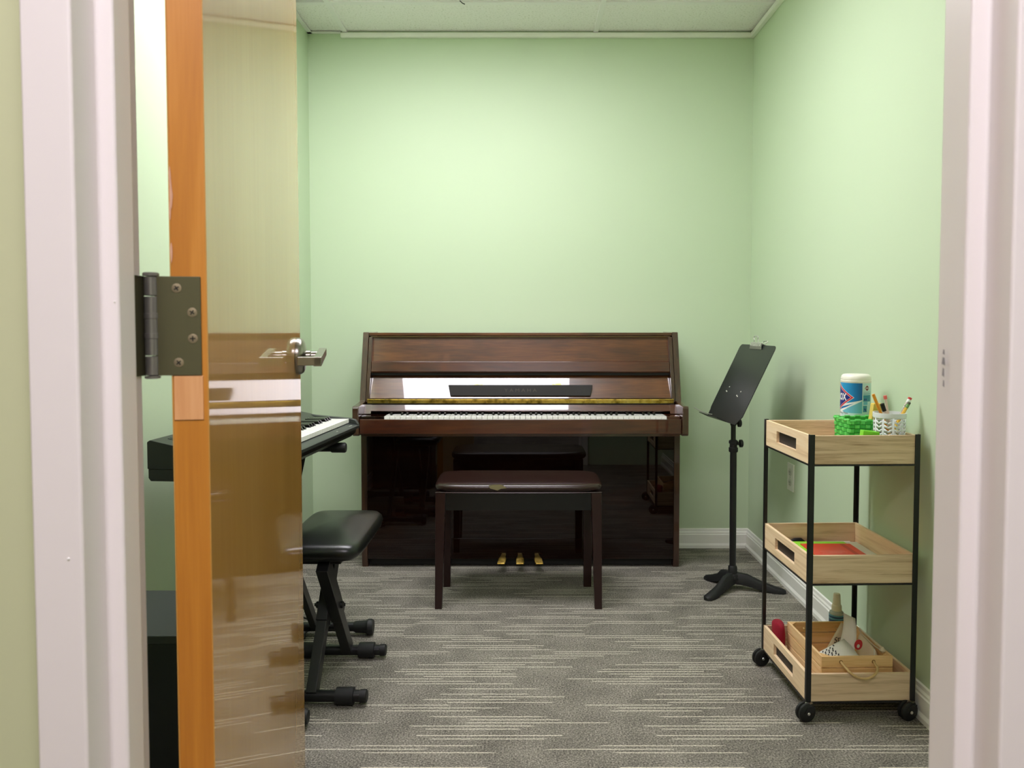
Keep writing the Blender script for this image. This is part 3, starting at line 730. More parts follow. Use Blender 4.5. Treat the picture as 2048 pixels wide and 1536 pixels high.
# bulldog clip gripping the top of the desk
BC = thing('bulldog_clip', tuple(DM @ Vector((W_*.50, H_, 0))), 'silver bulldog clip gripping the top edge of the music stand desk', 'clip')
uc = W_*.50
b1 = MB(DM); b1.hexa([(uc-.056, H_-.020, .001), (uc+.056, H_-.020, .001), (uc+.048, H_+.006, .011), (uc-.048, H_+.006, .011), (uc-.056, H_-.020, .0025), (uc+.056, H_-.020, .0025), (uc+.048, H_+.006, .0125), (uc-.048, H_+.006, .0125)])
b1.hexa([(uc-.056, H_-.020, -.0055), (uc+.056, H_-.020, -.0055), (uc+.048, H_+.006, -.0155), (uc-.048, H_+.006, -.0155), (uc-.056, H_-.020, -.004), (uc+.056, H_-.020, -.004), (uc+.048, H_+.006, -.014), (uc-.048, H_+.006, -.014)])
build('jaw', b1, M['chrome'], BC)
b2 = MB(DM); b2.box(uc-.048, uc+.048, H_+.004, H_+.0065, -.0155, .0125)
for i_ in range(7): xx = uc-.042+i_*.014; b2.box(xx-.003, xx+.003, H_-.010, H_+.004, .006, .0115)
build('spine', b2, M['chrome'], BC, bevel=.0005)
for s_ in (1, -1):
    q = MB(DM); z0 = -.0015
    prof = [(.000, .006, .026), (.008, .012, .020), (.016, .018, .016), (.024, .022, .020), (.029, .024, .014)]
    for sx_ in (-1, 1): q.tube([(uc+sx_*hw_, H_+h_, z0+s_*zz_) for h_, zz_, hw_ in prof], .0022, 8)
    q.tube([(uc-.014, H_+.029, z0+s_*.024), (uc+.014, H_+.029, z0+s_*.024)], .0022, 8)
    q.tube([(uc-.026, H_+.002, z0+s_*.006), (uc+.026, H_+.002, z0+s_*.006)], .0022, 8)
    build('lever', q, M['chrome'], BC)

# ------------------------------------------------------------------ wall outlet
OT = thing('wall_outlet', (XR, 3.155, .466), 'white double power outlet low on the right wall behind the trolley', 'outlet')
build('plate', box(XR-.006, XR, 3.120, 3.190, .409, .523), M['outlet'], OT, bevel=.002)
for zz in (.487, .445):
    s_ = build('socket', MB().lathe([(.0165, 0), (.0165, -.0015), (.015, -.002)], (XR-.006, 3.155, zz), 20, 'x'), M['outlet_slot'], OT)
    sl = MB(); sl.box(XR-.0086, XR-.0080, 3.149, 3.1505, zz-.003, zz+.005); sl.box(XR-.0086, XR-.0080, 3.1595, 3.161, zz-.003, zz+.005); sl.box(XR-.0086, XR-.0080, 3.1535, 3.1565, zz-.010, zz-.007)
    build('slot', sl, M['dark'], s_)
build('screw', MB().lathe([(.003, 0), (.002, -.001)], (XR-.006, 3.155, .466), 10, 'x'), M['steel'], OT)

# ------------------------------------------------------------------ trolley
X0, X1, Y0, Y1 = .785, 1.089, 2.090, 2.450
TR = thing('trolley', ((X0+X1)/2, (Y0+Y1)/2, 0), 'three-tier trolley with pale wood trays and black steel posts by the right wall', 'trolley')
pw = .0085
for (px_, py_) in ((X0, Y0), (X1, Y0), (X0, Y1), (X1, Y1)):
    ix = 1 if px_ == X0 else -1; iy = 1 if py_ == Y0 else -1
    q = MB(); t_ = .0016; wd = .0130 if py_ == Y0 else .0120; sd = .0095
    q.prism([(px_-ix*.001, py_-iy*.001), (px_+ix*wd, py_-iy*.001), (px_+ix*wd, py_+iy*t_), (px_+ix*t_, py_+iy*t_), (px_+ix*t_, py_+iy*sd), (px_-ix*.001, py_+iy*sd)], 'z', .046, .7935)
    build('post', q, M['black'], TR)
def tray(zb, zt):
    i_ = .0022; T = .009
    xa, xb, ya, yb = X0+i_, X1-i_, Y0+i_, Y1-i_
    tr = build('tray', box(xa+T, xb-T, ya+T, yb-T, zb+.006, zb+.011), M['tray_x'], TR)
    build('end_board', box(xa, xb, ya, ya+T, zb, zt), M['tray_x'], tr, bevel=.001)
    build('end_board', box(xa, xb, yb-T, yb, zb, zt), M['tray_x'], tr, bevel=.001)
    # side boards with a hand slot
    for xs_ in (xa, xb-T):
        zc = (zb+zt)/2; y_0, y_1 = ya+T, yb-T; s0, s1 = 2.195, 2.350; h0, h1 = zc-.0175, zc+.0175
        if xs_ > 1:
            build('side_board', box(xs_, xs_+T, y_0, y_1, zb, zt), M['tray_y'], tr, bevel=.0008); continue
        q = MB(); q.box(xs_, xs_+T, y_0, s0, zb, zt); q.box(xs_, xs_+T, s1, y_1, zb, zt); q.box(xs_, xs_+T, s0, s1, zb, h0); q.box(xs_, xs_+T, s0, s1, h1, zt)
        bm = bmesh.new(); vv = [bm.verts.new(v) for v in q.v]
        for f in q.f: bm.faces.new([vv[k_] for k_ in f])
        bmesh.ops.remove_doubles(bm, verts=bm.verts, dist=1e-5)
        seen = {}
        for f in bm.faces:
            key = tuple(round(c_, 4) for c_ in f.calc_center_median()); seen.setdefault(key, []).append(f)
        bmesh.ops.delete(bm, geom=[f for l_ in seen.values() if len(l_) > 1 for f in l_], context='FACES')
        q2 = MB(); bm.verts.index_update(); q2.v = [v.co.copy() for v in bm.verts]; q2.f = [[v.index for v in f.verts] for f in bm.faces]; q2.m = [0]*len(q2.f); bm.free()
        build('side_board', q2, M['tray_y'], tr)
        xbk = xs_+T if xs_ < 1 else xs_-.002
        build('slot_backing', box(xbk, xbk+.002, s0-.006, s1+.006, h0-.005, h1+.005), M['slotdark'], tr)
    q = MB(); q.box(X0, X1, Y0-.0005, Y0+.012, zb-.0045, zb-.0005); q.box(X0, X1, Y1-.012, Y1, zb-.0045, zb-.0005); q.box(X0-.0005, X0+.012, Y0, Y1, zb-.0045, zb-.0005); q.box(X1-.012, X1, Y0, Y1, zb-.0045, zb-.0005)
    build('steel_rail', q, M['black'], TR)
tray(.7115, .7905); tray(.381, .459); tray(.0505, .1275)
def caster(cx, cy, yaw):
    z = .0262; Rm = Matrix.Translation((cx, cy, 0)) @ Matrix.Rotation(yaw, 4, 'Z')
    c_ = build('caster', MB(Rm).lathe([(.010, .047), (.011, .050), (.008, .052)], (0, 0, 0), 16), M['steel'], TR)
    hs = MB(Rm); hs.lathe([(.013, .040), (.014, .044), (.012, .048)], (0, 0, 0), 16)
    for s_ in (-1, 1):
        hs.hexa([(-.022, s_*.0135-.0012, z), (.006, s_*.0135-.0012, z), (.006, s_*.0135+.0012, z), (-.022, s_*.0135+.0012, z),
                 (-.012, s_*.0115-.0012, .044), (.012, s_*.0115-.0012, .044), (.012, s_*.0115+.0012, .044), (-.012, s_*.0115+.0012, .044)])
    build('fork', hs, M['black_matte'], c_, bevel=.0006)
    for s_ in (-1, 1):
        build('wheel', MB(Rm).lathe([(.023, 0), (.0261, .002), (.0261, .008), (.023, .010)], (-.010, s_*.0065-.005, z), 28, 'y'), M['black_matte'], c_)
        build('axle_cap', MB(Rm).lathe([(.0045, 0), (.0038, .0016*s_), (.0015, .002*s_)], (-.010, s_*.0150, z), 12, 'y'), M['chrome'], c_)
caster(X0+.006, Y0-.002, .28); caster(X1-.012, Y0-.002, .28); caster(X0+.002, Y1-.012, .25); caster(X1-.010, Y1-.010, .8)

# ---- things on the top tray (floor of tray z=.7225)
TZ = .7226
# wipes canister
WC = thing('wipes_canister', (1.024, 2.352, TZ), 'white cylindrical wipes canister with blue label in the top tray', 'canister')
cx, cy, R = 1.0315, 2.352, .0428
M['print_blue'] = mat('print_blue', (0, 104, 176), .35); M['print_deep'] = mat('print_deep_blue', (0, 66, 128), .35)
M['print_navy'] = mat('print_navy', (30, 40, 128), .35); M['print_red'] = mat('print_red', (212, 44, 66), .35)
M['print_white'] = mat('print_white', (236, 240, 238), .35); M['print_aqua'] = mat('print_aqua', (198, 224, 222), .35)
M['print_teal'] = mat('print_teal', (60, 140, 160), .35); M['print_sky'] = mat('print_sky', (110, 184, 206), .35)
M['print_brown'] = mat('print_maroon', (118, 40, 44), .35); M['print_black'] = mat('print_black', (40, 40, 44), .5)
build('tub', MB().lathe([(R-.003, 0), (R, .004), (R, .190), (R-.001, .1945)], (cx, cy, TZ), 48), M['print_white'], WC)
lid = build('lid', MB().lathe([(R+.0002, 0), (R+.0008, .001), (R+.0008, .007), (R-.0008, .0085), (R+.0003, .010), (R+.0003, .015), (R-.002, .0215), (R-.006, .0252), (R-.010, .0262)], (cx, cy, TZ+.1945), 48), M['white_plastic'], WC)
# gradient blue: light at left, deep at right, as printed
m = mat('print_blue_gradient', (0, 100, 170), .35); nt = m.node_tree; L = nt.links
g = nt.nodes.new('ShaderNodeNewGeometry'); sp = nt.nodes.new('ShaderNodeSeparateXYZ'); L.new(g.outputs['Position'], sp.inputs[0])
mr = nt.nodes.new('ShaderNodeMapRange'); L.new(sp.outputs[0], mr.inputs[0]); mr.inputs[1].default_value = cx-R; mr.inputs[2].default_value = cx+.018
L.new(ramp(nt, mr.outputs[0], [(0, (40, 150, 205)), (.45, (0, 112, 180)), (1, (0, 62, 118))]), nt.nodes['Principled BSDF'].inputs['Base Color'])
M['print_grad'] = m
A0 = math.atan2(-cy, -cx)  # direction from the can to the camera
def cyl(s, z, d):   # arc length to the right as seen from the front
    a = A0 + s/R; return (cx+(R+d)*cos(a), cy+(R+d)*sin(a), z)
def patch(pts, d):
    """polygon in (s, z) wrapped on the cylinder by slicing into narrow columns"""
    mb = MB(); smin = min(p[0] for p in pts); smax = max(p[0] for p in pts); N = max(2, int((smax-smin)/.002)+1)
    def span(s):
        zs = []
        for i_ in range(len(pts)):
            (a, za), (b_, zb_) = pts[i_], pts[(i_+1) % len(pts)]
            if abs(a-b_) < 1e-9:
                if abs(s-a) < 1e-9: zs += [za, zb_]
            elif min(a, b_)-1e-9 <= s <= max(a, b_)+1e-9: zs.append(za+(zb_-za)*(s-a)/(b_-a))
        return min(zs), max(zs)
    vs = []; fs = []
    for k_ in range(N+1):
        s = smin+(smax-smin)*k_/N; lo, hi = span(s); vs += [cyl(s, lo, d), cyl(s, hi, d)]
    for k_ in range(N): fs.append((2*k_, 2*k_+2, 2*k_+3, 2*k_+1))
    return mb.add(vs, fs)
Lb = build('label_sheet', patch([(-.110, .745), (.0290, .745), (.0290, .9180), (-.110, .9180)], .0002), M['print_white'], WC, label='blue and white printed label')
build('blue_field', patch([(-.110, .836), (.0178, .8665), (.0178, .9176), (-.110, .9176)], .0004), M['print_grad'], Lb)
build('sky_swoosh', patch([(-.045, .830), (.0178, .8640), (.0178, .812), (-.01, .822)], .0004), M['print_sky'], Lb)
build('pale_swoosh', patch([(-.050, .827), (.0178, .826), (.0178, .806), (-.050, .816)], .00055), M['print_aqua'], Lb)
build('blue_swoosh', patch([(-.110, .833), (-.075, .8345), (-.0055, .8560), (-.030, .8435), (-.075, .828), (-.110, .824)], .0005), M['print_blue'], Lb)
def dia(c, hw, hh_, z, d): return patch([(c-hw, z), (c, z-hh_), (c+hw, z), (c, z+hh_)], d)
LC = -.0615
build('diamond', dia(LC, .0570, .041, .8735, .0006), M['print_white'], Lb)
build('diamond', dia(LC, .0550, .0393, .8735, .0008), M['print_red'], Lb)
build('diamond', dia(LC, .0480, .0340, .8735, .0010), M['print_white'], Lb)
build('diamond', dia(LC, .0466, .0330, .8735, .0012), M['print_navy'], Lb)
build('lettering', flat_text('CLOROX', .0285, lambda x, y: cyl(LC-.0055+x, .8735+y, .0015), bold=.0010, sx=.65), M['print_white'], Lb)
build('lettering', flat_text('Disinfecting Wipes', .0085, lambda x, y: cyl(-.048+x, .8255+y, .0007), sx=.80), M['print_black'], Lb)
build('aqua_panel', patch([(.0180, .806), (.0290, .806), (.0290, .9176), (.0180, .9176)], .0005), M['print_aqua'], Lb)
def patch2(a, b_, z0, z1, d, m_): build('pictogram', patch([(a, z0), (b_, z0), (b_, z1), (a, z1)], d), m_, Lb)
bs = .0310
Lp = build('side_panel', patch([(.0290, .745), (.078, .745), (.078, .9180), (.0290, .9180)], .0002), M['print_aqua'], WC)
for (a, b_, z0, z1, m_) in ((.0205, .050, .862, .8815, 'print_teal'), (.0215, .036, .852, .8615, 'print_sky'), (.0205, .034, .830, .8495, 'print_teal'), (.0205, .050, .884, .886, 'print_teal'), (.0205, .050, .8895, .8905, 'print_teal')):
    patch2(a, b_, z0, z1, .0008, M[m_])
for (a, z) in ((.0235, .868), (.0285, .868), (.0245, .839), (.027, .836)): patch2(a, a+.003, z-.003, z+.003, .001, M['print_navy'])
build('diamond', dia(.0330, .0105, .0098, .9025, .0009), M['print_white'], Lb)
build('diamond', dia(.0330, .0095, .0086, .9025, .0011), M['print_brown'], Lb)
build('lettering', flat_text('CLOROX', .0058, lambda x, y: cyl(.0330+x, .9025+y, .0014), bold=.0002, sx=.85), M['print_white'], Lb)

# woven green basket
BK = thing('green_basket', (.999, 2.245, TZ), 'small open green woven plastic basket in the top tray before the canister', 'basket')
M['green'] = mat('woven_green', (62, 180, 70), .4); M['green2'] = mat('woven_green_light', (96, 206, 98), .4)
bx0, bx1, by0, by1, bz0, bz1 = .943, 1.068, 2.198, 2.300, TZ, .8185
def weave(p0, p1, rows, cols, nrm):
    """alternating bulged straps on a side that flares slightly"""
    mb = MB(); p0, p1 = Vector(p0), Vector(p1); u = p1-p0; nrm = Vector(nrm)
    for r_ in range(rows):
        for c_ in range(cols):
            mb.cur = (r_+c_) % 2
            u0, u1 = (c_+.04)/cols, (c_+.96)/cols; z0, z1 = bz0+(bz1-bz0)*(r_+.06)/rows, bz0+(bz1-bz0)*(r_+.94)/rows
            over = .0028 if mb.cur else .0008
            fl = lambda z: (z-bz1)/(bz1-bz0)*.006
            def q(uu, z, d): v = p0+u*uu+nrm*(d+fl(z)); return (v.x, v.y, z)
            vs = [q(u0, z0, 0), q(u1, z0, 0), q(u1, z1, 0), q(u0, z1, 0)]
            um, ua, ub = (u0+u1)/2, u0+(u1-u0)*.2, u0+(u1-u0)*.8
            vs += [q(ua, z0+.001, over), q(ub, z0+.001, over), q(ub, z1-.001, over), q(ua, z1-.001, over)]
            mb.add(vs, [(0, 3, 2, 1), (4, 5, 6, 7), (0, 1, 5, 4), (1, 2, 6, 5), (2, 3, 7, 6), (3, 0, 4, 7)])
    return mb
for nm, a, b_, c_, nr in (('front', (bx0, by0, 0), (bx1, by0, 0), 8, (0, -1, 0)), ('back', (bx0, by1, 0), (bx1, by1, 0), 8, (0, 1, 0)), ('left', (bx0, by0, 0), (bx0, by1, 0), 6, (-1, 0, 0)), ('right', (bx1, by0, 0), (bx1, by1, 0), 6, (1, 0, 0))):
    build('woven_side', weave(a, b_, 8, c_, nr), [M['green'], M['green2']], BK, kind='stuff')
lin_ = MB()
for a, b_ in (((bx0+.005, by0+.0048), (bx1-.005, by0+.0056)), ((bx0+.005, by1-.0056), (bx1-.005, by1-.0048)), ((bx0+.0048, by0+.005), (bx0+.0056, by1-.005)), ((bx1-.0056, by0+.005), (bx1-.0048, by1-.005))): lin_.box(a[0], b_[0], a[1], b_[1], bz0, bz1-.002)
lin_.box(bx0+.006, bx1-.006, by0+.006, by1-.006, bz0, bz0+.002)
build('lining', lin_, M['green'], BK)
rim = MB(); cs = [(bx0, by0), (bx1, by0), (bx1, by1), (bx0, by1)]
for i_ in range(4):
    a, b_ = cs[i_], cs[(i_+1) % 4]; k_n = 8 if i_ % 2 == 0 else 6
    for k_ in range(k_n):
        t0, t1 = k_/k_n, (k_+1)/k_n; zz = bz1+(.0012 if k_ % 2 else -.0012)
        rim.tube([(a[0]+(b_[0]-a[0])*t0, a[1]+(b_[1]-a[1])*t0, zz), (a[0]+(b_[0]-a[0])*t1, a[1]+(b_[1]-a[1])*t1, zz)], .0036, 6)
build('rim', rim, M['green2'], BK)
# yellow sponge and small box in the basket
M['yellow'] = mat('yellow_foam', (214, 190, 90), .8, bump=(400, .4, .001)); M['yellow2'] = mat('yellow_foam_side', (226, 212, 120), .8)
SP = MB(); SP.hexa([(1.000, 2.213, .7255), (1.046, 2.213, .7255), (1.046, 2.232, .7255), (1.000, 2.232, .7255), (1.0225, 2.219, .8655), (1.0515, 2.219, .8655), (1.0515, 2.240, .8655), (1.0225, 2.240, .8655)])
tag(build('yellow_sponge', SP, M['yellow'], bevel=.003), 'yellow foam block leaning in the green basket behind the white cup', 'sponge')
SB = thing('small_box', (1.057, 2.25, .7255), 'small white and teal box standing in the green basket behind the pencils', 'box')
build('carton', box(1.0525, 1.0622, 2.220, 2.245, .7255, .8475), M['print_white'], SB, bevel=.0008)
build('printed_band', box(1.0565, 1.0616, 2.2192, 2.2199, .74, .8455), M['print_teal'], SB)
# lime wedge in the front of the tray
M['lime'] = mat('lime_plastic', (122, 214, 46), .35)
LM = MB(); LM.hexa([(.934, 2.112, TZ), (1.0, 2.112, TZ), (1.0, 2.140, TZ), (.936, 2.140, TZ), (.9425, 2.112, .8015), (.9875, 2.112, .797), (.9875, 2.136, .797), (.944, 2.136, .8015)])
tag(build('lime_block', LM, M['lime'], bevel=.0015), 'bright lime green block at the front edge of the top tray', 'block')

# pencil cup: punched sheet metal with chevrons
CP = thing('pencil_cup', (1.0295, 2.148, TZ), 'white metal pencil cup with punched chevron pattern in the top tray', 'cup')
ccx, ccy, cR = 1.0335, 2.1495, .0415; cz0, cz1 = TZ, .8475
M['cup'] = mat('white_cup_enamel', (222, 228, 230), .4)
ncol = 10; rib = .0052; aw = 2*pi*cR/ncol
CA = math.atan2(-ccy, -ccx)
def cw(s, z): 
    rr_ = cR*(.95+.05*(z-cz0)/(cz1-cz0)); a = CA+s/cR; return (ccx+rr_*cos(a), ccy+rr_*sin(a), z)
cmb = MB()
def quad(s0, z0, s1, z1, s2, z2, s3, z3): cmb.add([cw(s0, z0), cw(s1, z1), cw(s2, z2), cw(s3, z3)], [(0, 1, 2, 3)])
zt_, zb_ = .832, .731
rows = 9; ph_ = (zt_-zb_)/rows
for c_ in range(ncol):
    s0 = (c_-ncol/2+.35)*aw; s1 = s0+aw; a, b_ = s0+rib/2, s1-rib/2; mid = (a+b_)/2
    quad(s0, cz0, a, cz0, a, cz1, s0, cz1); quad(b_, cz0, s1, cz0, s1, cz1, b_, cz1)
    quad(a, zt_, mid, zt_, mid, cz1, a, cz1); quad(mid, zt_, b_, zt_, b_, cz1, mid, cz1)
    quad(a, cz0, mid, cz0, mid, zb_-.004, a, zb_-.004+.004); quad(mid, cz0, b_, cz0, b_, zb_, mid, zb_-.004)
    for r_ in range(rows):
        z = zb_+ph_*(r_+.05); th = ph_*.60; dip = .0058
        if z+th > zt_: continue
        quad(a, z, mid, z-dip, mid, z-dip+th, a, z+th); quad(mid, z-dip, b_, z, b_, z+th, mid, z-dip+th)
build('punched_wall', cmb, M['cup'], CP, solidify=.0012)
build('rim', MB().add([(ccx+r_*cos(2*pi*k_/40), ccy+r_*sin(2*pi*k_/40), z) for r_, z in ((cR-.0014, cz1-.013), (cR+.0018, cz1-.013), (cR+.0022, cz1), (cR-.0012, cz1)) for k_ in range(40)],
    [(i_*40+k_, i_*40+(k_+1) % 40, ((i_+1) % 4)*40+(k_+1) % 40, ((i_+1) % 4)*40+k_) for i_ in range(4) for k_ in range(40)]), M['cup'], CP)
build('cup_floor', MB().lathe([(cR*.94, 0), (cR*.94, .002)], (ccx, ccy, TZ+.0004), 32), M['cup'], CP)
# pencils
def pencil(name, label, cat, top, dirn, L_, r_, body, extra, grp='pencils in the chevron cup'):
    top = Vector(top); d = Vector(dirn).normalized(); bot = top-d*L_
    t = thing(name, tuple(bot), label, cat, grp)
    e = 0
    for nm, a, b_, rr_, mm in extra: build(nm, MB().tube([top-d*a, top-d*b_], rr_, 12), mm, t); e = max(e, b_)
    build('barrel', MB().tube([top-d*e, bot+d*.012, bot], [r_, r_, .001], 6, True), body, t, smooth=20)
M['orange'] = mat('orange_paint', (236, 156, 40), .35); M['pink'] = mat('eraser_pink', (226, 110, 104), .8); M['redr'] = mat('eraser_red', (196, 60, 60), .8)
M['pale'] = mat('pale_pencil', (222, 202, 190), .4); M['yel'] = mat('yellow_pencil', (236, 190, 62), .35); M['gfer'] = mat('green_ferrule', (110, 160, 90), .35)
M['dkr'] = mat('dark_eraser', (86, 90, 74), .8)
# zebra print
m = mat('zebra_print', (226, 220, 212), .4); nt = m.node_tree; L = nt.links
g = nt.nodes.new('ShaderNodeNewGeometry'); n = nt.nodes.new('ShaderNodeTexNoise'); n.inputs['Scale'].default_value = 230; n.inputs['Distortion'].default_value = 1.5; L.new(g.outputs['Position'], n.inputs['Vector'])
L.new(ramp(nt, n.outputs['Fac'], [(.50, (226, 218, 210)), (.56, (70, 50, 46))]), nt.nodes['Principled BSDF'].inputs['Base Color']); M['zebra'] = m
pencil('orange_pencil', 'plain orange pencil leaning left in the chevron cup', 'pencil', (.990, 2.158, .898), (-.0215, 0, .050), .186, .0042, M['orange'], [])
pencil('black_marker', 'short black capped marker in the cup beside the orange pencil', 'marker', (1.000, 2.127, .8745), (-.0125, 0, .034), .157, .0048, M['pale'], [('cap', 0, .022, .0056, M['dark'])])
pencil('pink_pencil', 'thin pale pencil with round pink eraser in the middle of the cup', 'pencil', (1.030, 2.170, .893), (-.009, 0, .048), .172, .0034, M['pale'], [('eraser', 0, .010, .0046, M['pink'])])
pencil('zebra_pencil', 'black and white patterned pencil with red eraser leaning right', 'pencil', (1.091, 2.148, .889), (.022, 0, .041), .183, .0046, M['zebra'], [('eraser', 0, .006, .0052, M['redr']), ('ferrule', .006, .016, .0052, M['print_white'])])
pencil('yellow_pencil', 'yellow pencil with green ferrule leaning right, lowest in the cup', 'pencil', (1.083, 2.137, .877), (.024, 0, .042), .171, .0040, M['yel'], [('eraser', 0, .007, .0042, M['dkr']), ('ferrule', .007, .018, .0045, M['gfer'])])

# ---- middle tray: papers, folder, booklet (floor z=.392)
mz = .3922
M['paper'] = mat('off_white_paper', (214, 212, 198), .8); M['paper2'] = mat('white_paper', (236, 236, 228), .8)
M['green_card'] = mat('lime_folder', (150, 224, 60), .45); M['red_card'] = mat('red_booklet', (222, 62, 44), .3); M['red_dark'] = mat('deep_red', (186, 30, 26), .3)
def sheet(name, label, cat, c, z0, z1, m_, g_=None):
    o = build(name, MB().hexa([(*p, z0) for p in c]+[(*p, z1) for p in c]), m_); tag(o, label, cat, g_); return o
sheet('paper_stack', 'off-white paper stack under the folders in the middle tray', 'paper', [(.812, 2.108), (1.066, 2.108), (1.070, 2.345), (.815, 2.350)], mz, mz+.0110, M['paper'])
mq = mz+.0070
sheet('paper_sheet', 'white paper sheet showing behind the lime folder', 'paper', [(.868, 2.20), (1.050, 2.195), (1.054, 2.424), (.872, 2.424)], mq+.0042, mq+.0052, M['paper2'])
sheet('grey_paper', 'pale grey paper lying right of the lime folder', 'paper', [(.95, 2.16), (1.068, 2.16), (1.070, 2.412), (.955, 2.415)], mq+.0054, mq+.0062, M['paper'])
sheet('lime_folder', 'lime green folder under the red booklet in the middle tray', 'folder', [(.852, 2.17), (1.030, 2.165), (1.028, 2.410), (.862, 2.416)], mq+.0064, mq+.0080, M['green_card'])
rb = thing('red_booklet', (.96, 2.24, mq+.0082), 'glossy red booklet lying uppermost in the middle tray', 'booklet')
build('cover', MB().hexa([(*p, z) for z in (mq+.0082, mq+.0112) for p in [(.872, 2.108), (1.026, 2.108), (1.032, 2.375), (.878, 2.380)]]), M['red_card'], rb)
build('spine_band', MB().hexa([(*p, z) for z in (mq+.0113, mq+.0114) for p in [(.994, 2.108), (1.006, 2.108), (1.012, 2.374), (.998, 2.374)]]), M['red_dark'], rb)
pl = MB()
for yy, a, b_ in ((2.275, .905, .965), (2.285, .93, .985), (2.295, .905, .98)): pl.add([(a, yy, mq+.0116), (b_, yy, mq+.0116), (b_, yy+.003, mq+.0116), (a, yy+.003, mq+.0116)], [(0, 1, 2, 3)])
build('print', pl, mat('pink_print', (240, 150, 140), .5), rb)
tag(build('dark_pouch', MB().tube([(.862, 2.4325, mz+.006), (.880, 2.4325, mz+.0150), (.900, 2.4325, mz+.0150), (.915, 2.4325, mz+.006)], [.004, .0066, .0066, .004], 10), M['dark']), 'small black object at the back of the middle tray', 'pouch')

# ---- bottom tray: pine crate and contents (floor z=.0615)
bz = .0617
CR = thing('pine_crate', (.942, 2.25, bz), 'small slatted pine crate with rope handles in the bottom tray', 'crate')
c0, c1, d0, d1 = .842, 1.045, 2.126, 2.384; T = .007
bh_ = .0325
for k_ in range(3):
    z0 = bz+k_*.0342+.0003; z1 = z0+.0312
    build('slat', box(c0, c1, d0, d0+T, z0, z1), M['crate_x'], CR, bevel=.001)
    build('slat', box(c0, c1, d1-T, d1, z0, z1), M['crate_x'], CR, bevel=.001)
    build('slat', box(c0, c0+T, d0+T+.0003, d1-T-.0003, z0, z1), M['crate_y'], CR, bevel=.001)
    build('slat', box(c1-T, c1, d0+T+.0003, d1-T-.0003, z0, z1), M['crate_y'], CR, bevel=.001)
build('crate_floor', box(c0+T, c1-T, d0+T, d1-T, bz, bz+.005), M['crate_y'], CR)
for xx, yy, sx_, sy_ in ((c0+T, d0+T, 1, 1), (c1-T, d0+T, -1, 1), (c0+T, d1-T, 1, -1), (c1-T, d1-T, -1, -1)):
    build('corner_post', MB().prism([(xx, yy), (xx+sx_*.018, yy), (xx, yy+sy_*.018)], 'z', bz+.005, bz+.1005), M['crate_x'], CR)
def rope(y, s_):
    zz = .146; yo = y+s_*.010
    pts = [(.897, y-s_*.010, zz), (.897, y+s_*.004, zz)]
    for k_ in range(15):
        t_ = k_/14; q_ = max(sin(pi*t_), 0); pts.append((.9435-.0455*cos(pi*t_)+.001*sin(t_*7), y+s_*(.008+.038*q_**.5), zz-.003-.0245*q_**1.4))
    pts += [(.990, y+s_*.004, zz), (.990, y-s_*.010, zz)]
    return MB().tube(pts, .0034, 8)
rp_ = build('rope_handle', rope(d0, -1), M['rope'], CR, smooth=60)
build('rope_handle', rope(d1, 1) if False else MB().tube([(.889, d1-.02, .143), (.893, d1+.004, .145), (.91, d1+.010, .132), (.94, d1+.012, .124), (.97, d1+.010, .132), (.990, d1+.004, .145), (.994, d1-.02, .141)], .0029, 8), M['rope'], CR, smooth=60)
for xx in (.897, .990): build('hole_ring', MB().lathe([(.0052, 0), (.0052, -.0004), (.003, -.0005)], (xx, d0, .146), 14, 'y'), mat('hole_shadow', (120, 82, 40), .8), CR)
# cards and papers standing in the crate
M['kraft'] = mat('cream_card', (208, 196, 158), .7); M['card_white'] = mat('white_card', (222, 220, 208), .6); M['canvas'] = mat('canvas_cloth', (204, 190, 164), .9, bump=(500, .5, .001))
def curved(p00, p10, p01, p11, bend, name, label, cat, m_, th=.0008, n=10):
    """sheet from four corners bulged by bend"""
    p00, p10, p01, p11 = map(Vector, (p00, p10, p01, p11)); bend = Vector(bend); mb = MB(); vs = []
    for i_ in range(n+1):
        v = i_/n
        for j_ in range(5):
            u = j_/4; vs.append((p00*(1-u)+p10*u)*(1-v)+(p01*(1-u)+p11*u)*v+bend*sin(pi*v))
    fs = [(i_*5+j_, i_*5+j_+1, i_*5+j_+6, i_*5+j_+5) for i_ in range(n) for j_ in range(4)]
    mb.add(vs, fs); o = build(name, mb, m_, solidify=th)
    if label: tag(o, label, cat)
    return o
k0 = curved((.935, 2.314, .100), (.9835, 2.306, .085), (.987, 2.325, .181), (1.018, 2.325, .155), (0, 0, 0), 'cream_card', 'cream card with black script lettering leaning in the pine crate', 'card', M['kraft'])
build('script_lettering', flat_text('Stu', .026, lambda x, y: tuple(Vector((.970, 2.3085, .134))+Vector((.93, 0, .36))*x*.95+Vector((-.25, .10, .92))*y*.85), bold=.0002, shear=.4), M['print_black'], k0)
k1 = curved((.960, 2.290, .114), (.990, 2.250, .108), (.981, 2.299, .220), (1.0125, 2.288, .207), (.007, 0, 0), 'curled_paper', 'tall curled white paper rising from the pine crate', 'paper', M['card_white'])
pD, pC, pB, pA = Vector((.878, 2.150, .122)), Vector((.966, 2.163, .146)), Vector((.858, 2.200, .139)), Vector((.953, 2.232, .168))
k2 = curved(pD, pC, pB, pA, (0, -.001, .003), 'patterned_card', 'white card with black zigzag pattern in the crate front', 'card', M['card_white'])
pk = MB()
def on2(u, v, d=.0012):
    a = pD*(1-u)+pC*u; b_ = pB*(1-u)+pA*u
    return tuple(a*(1-v)+b_*v+Vector((0, -.001, .003))*sin(pi*v)+Vector((0, -.0006, d)))
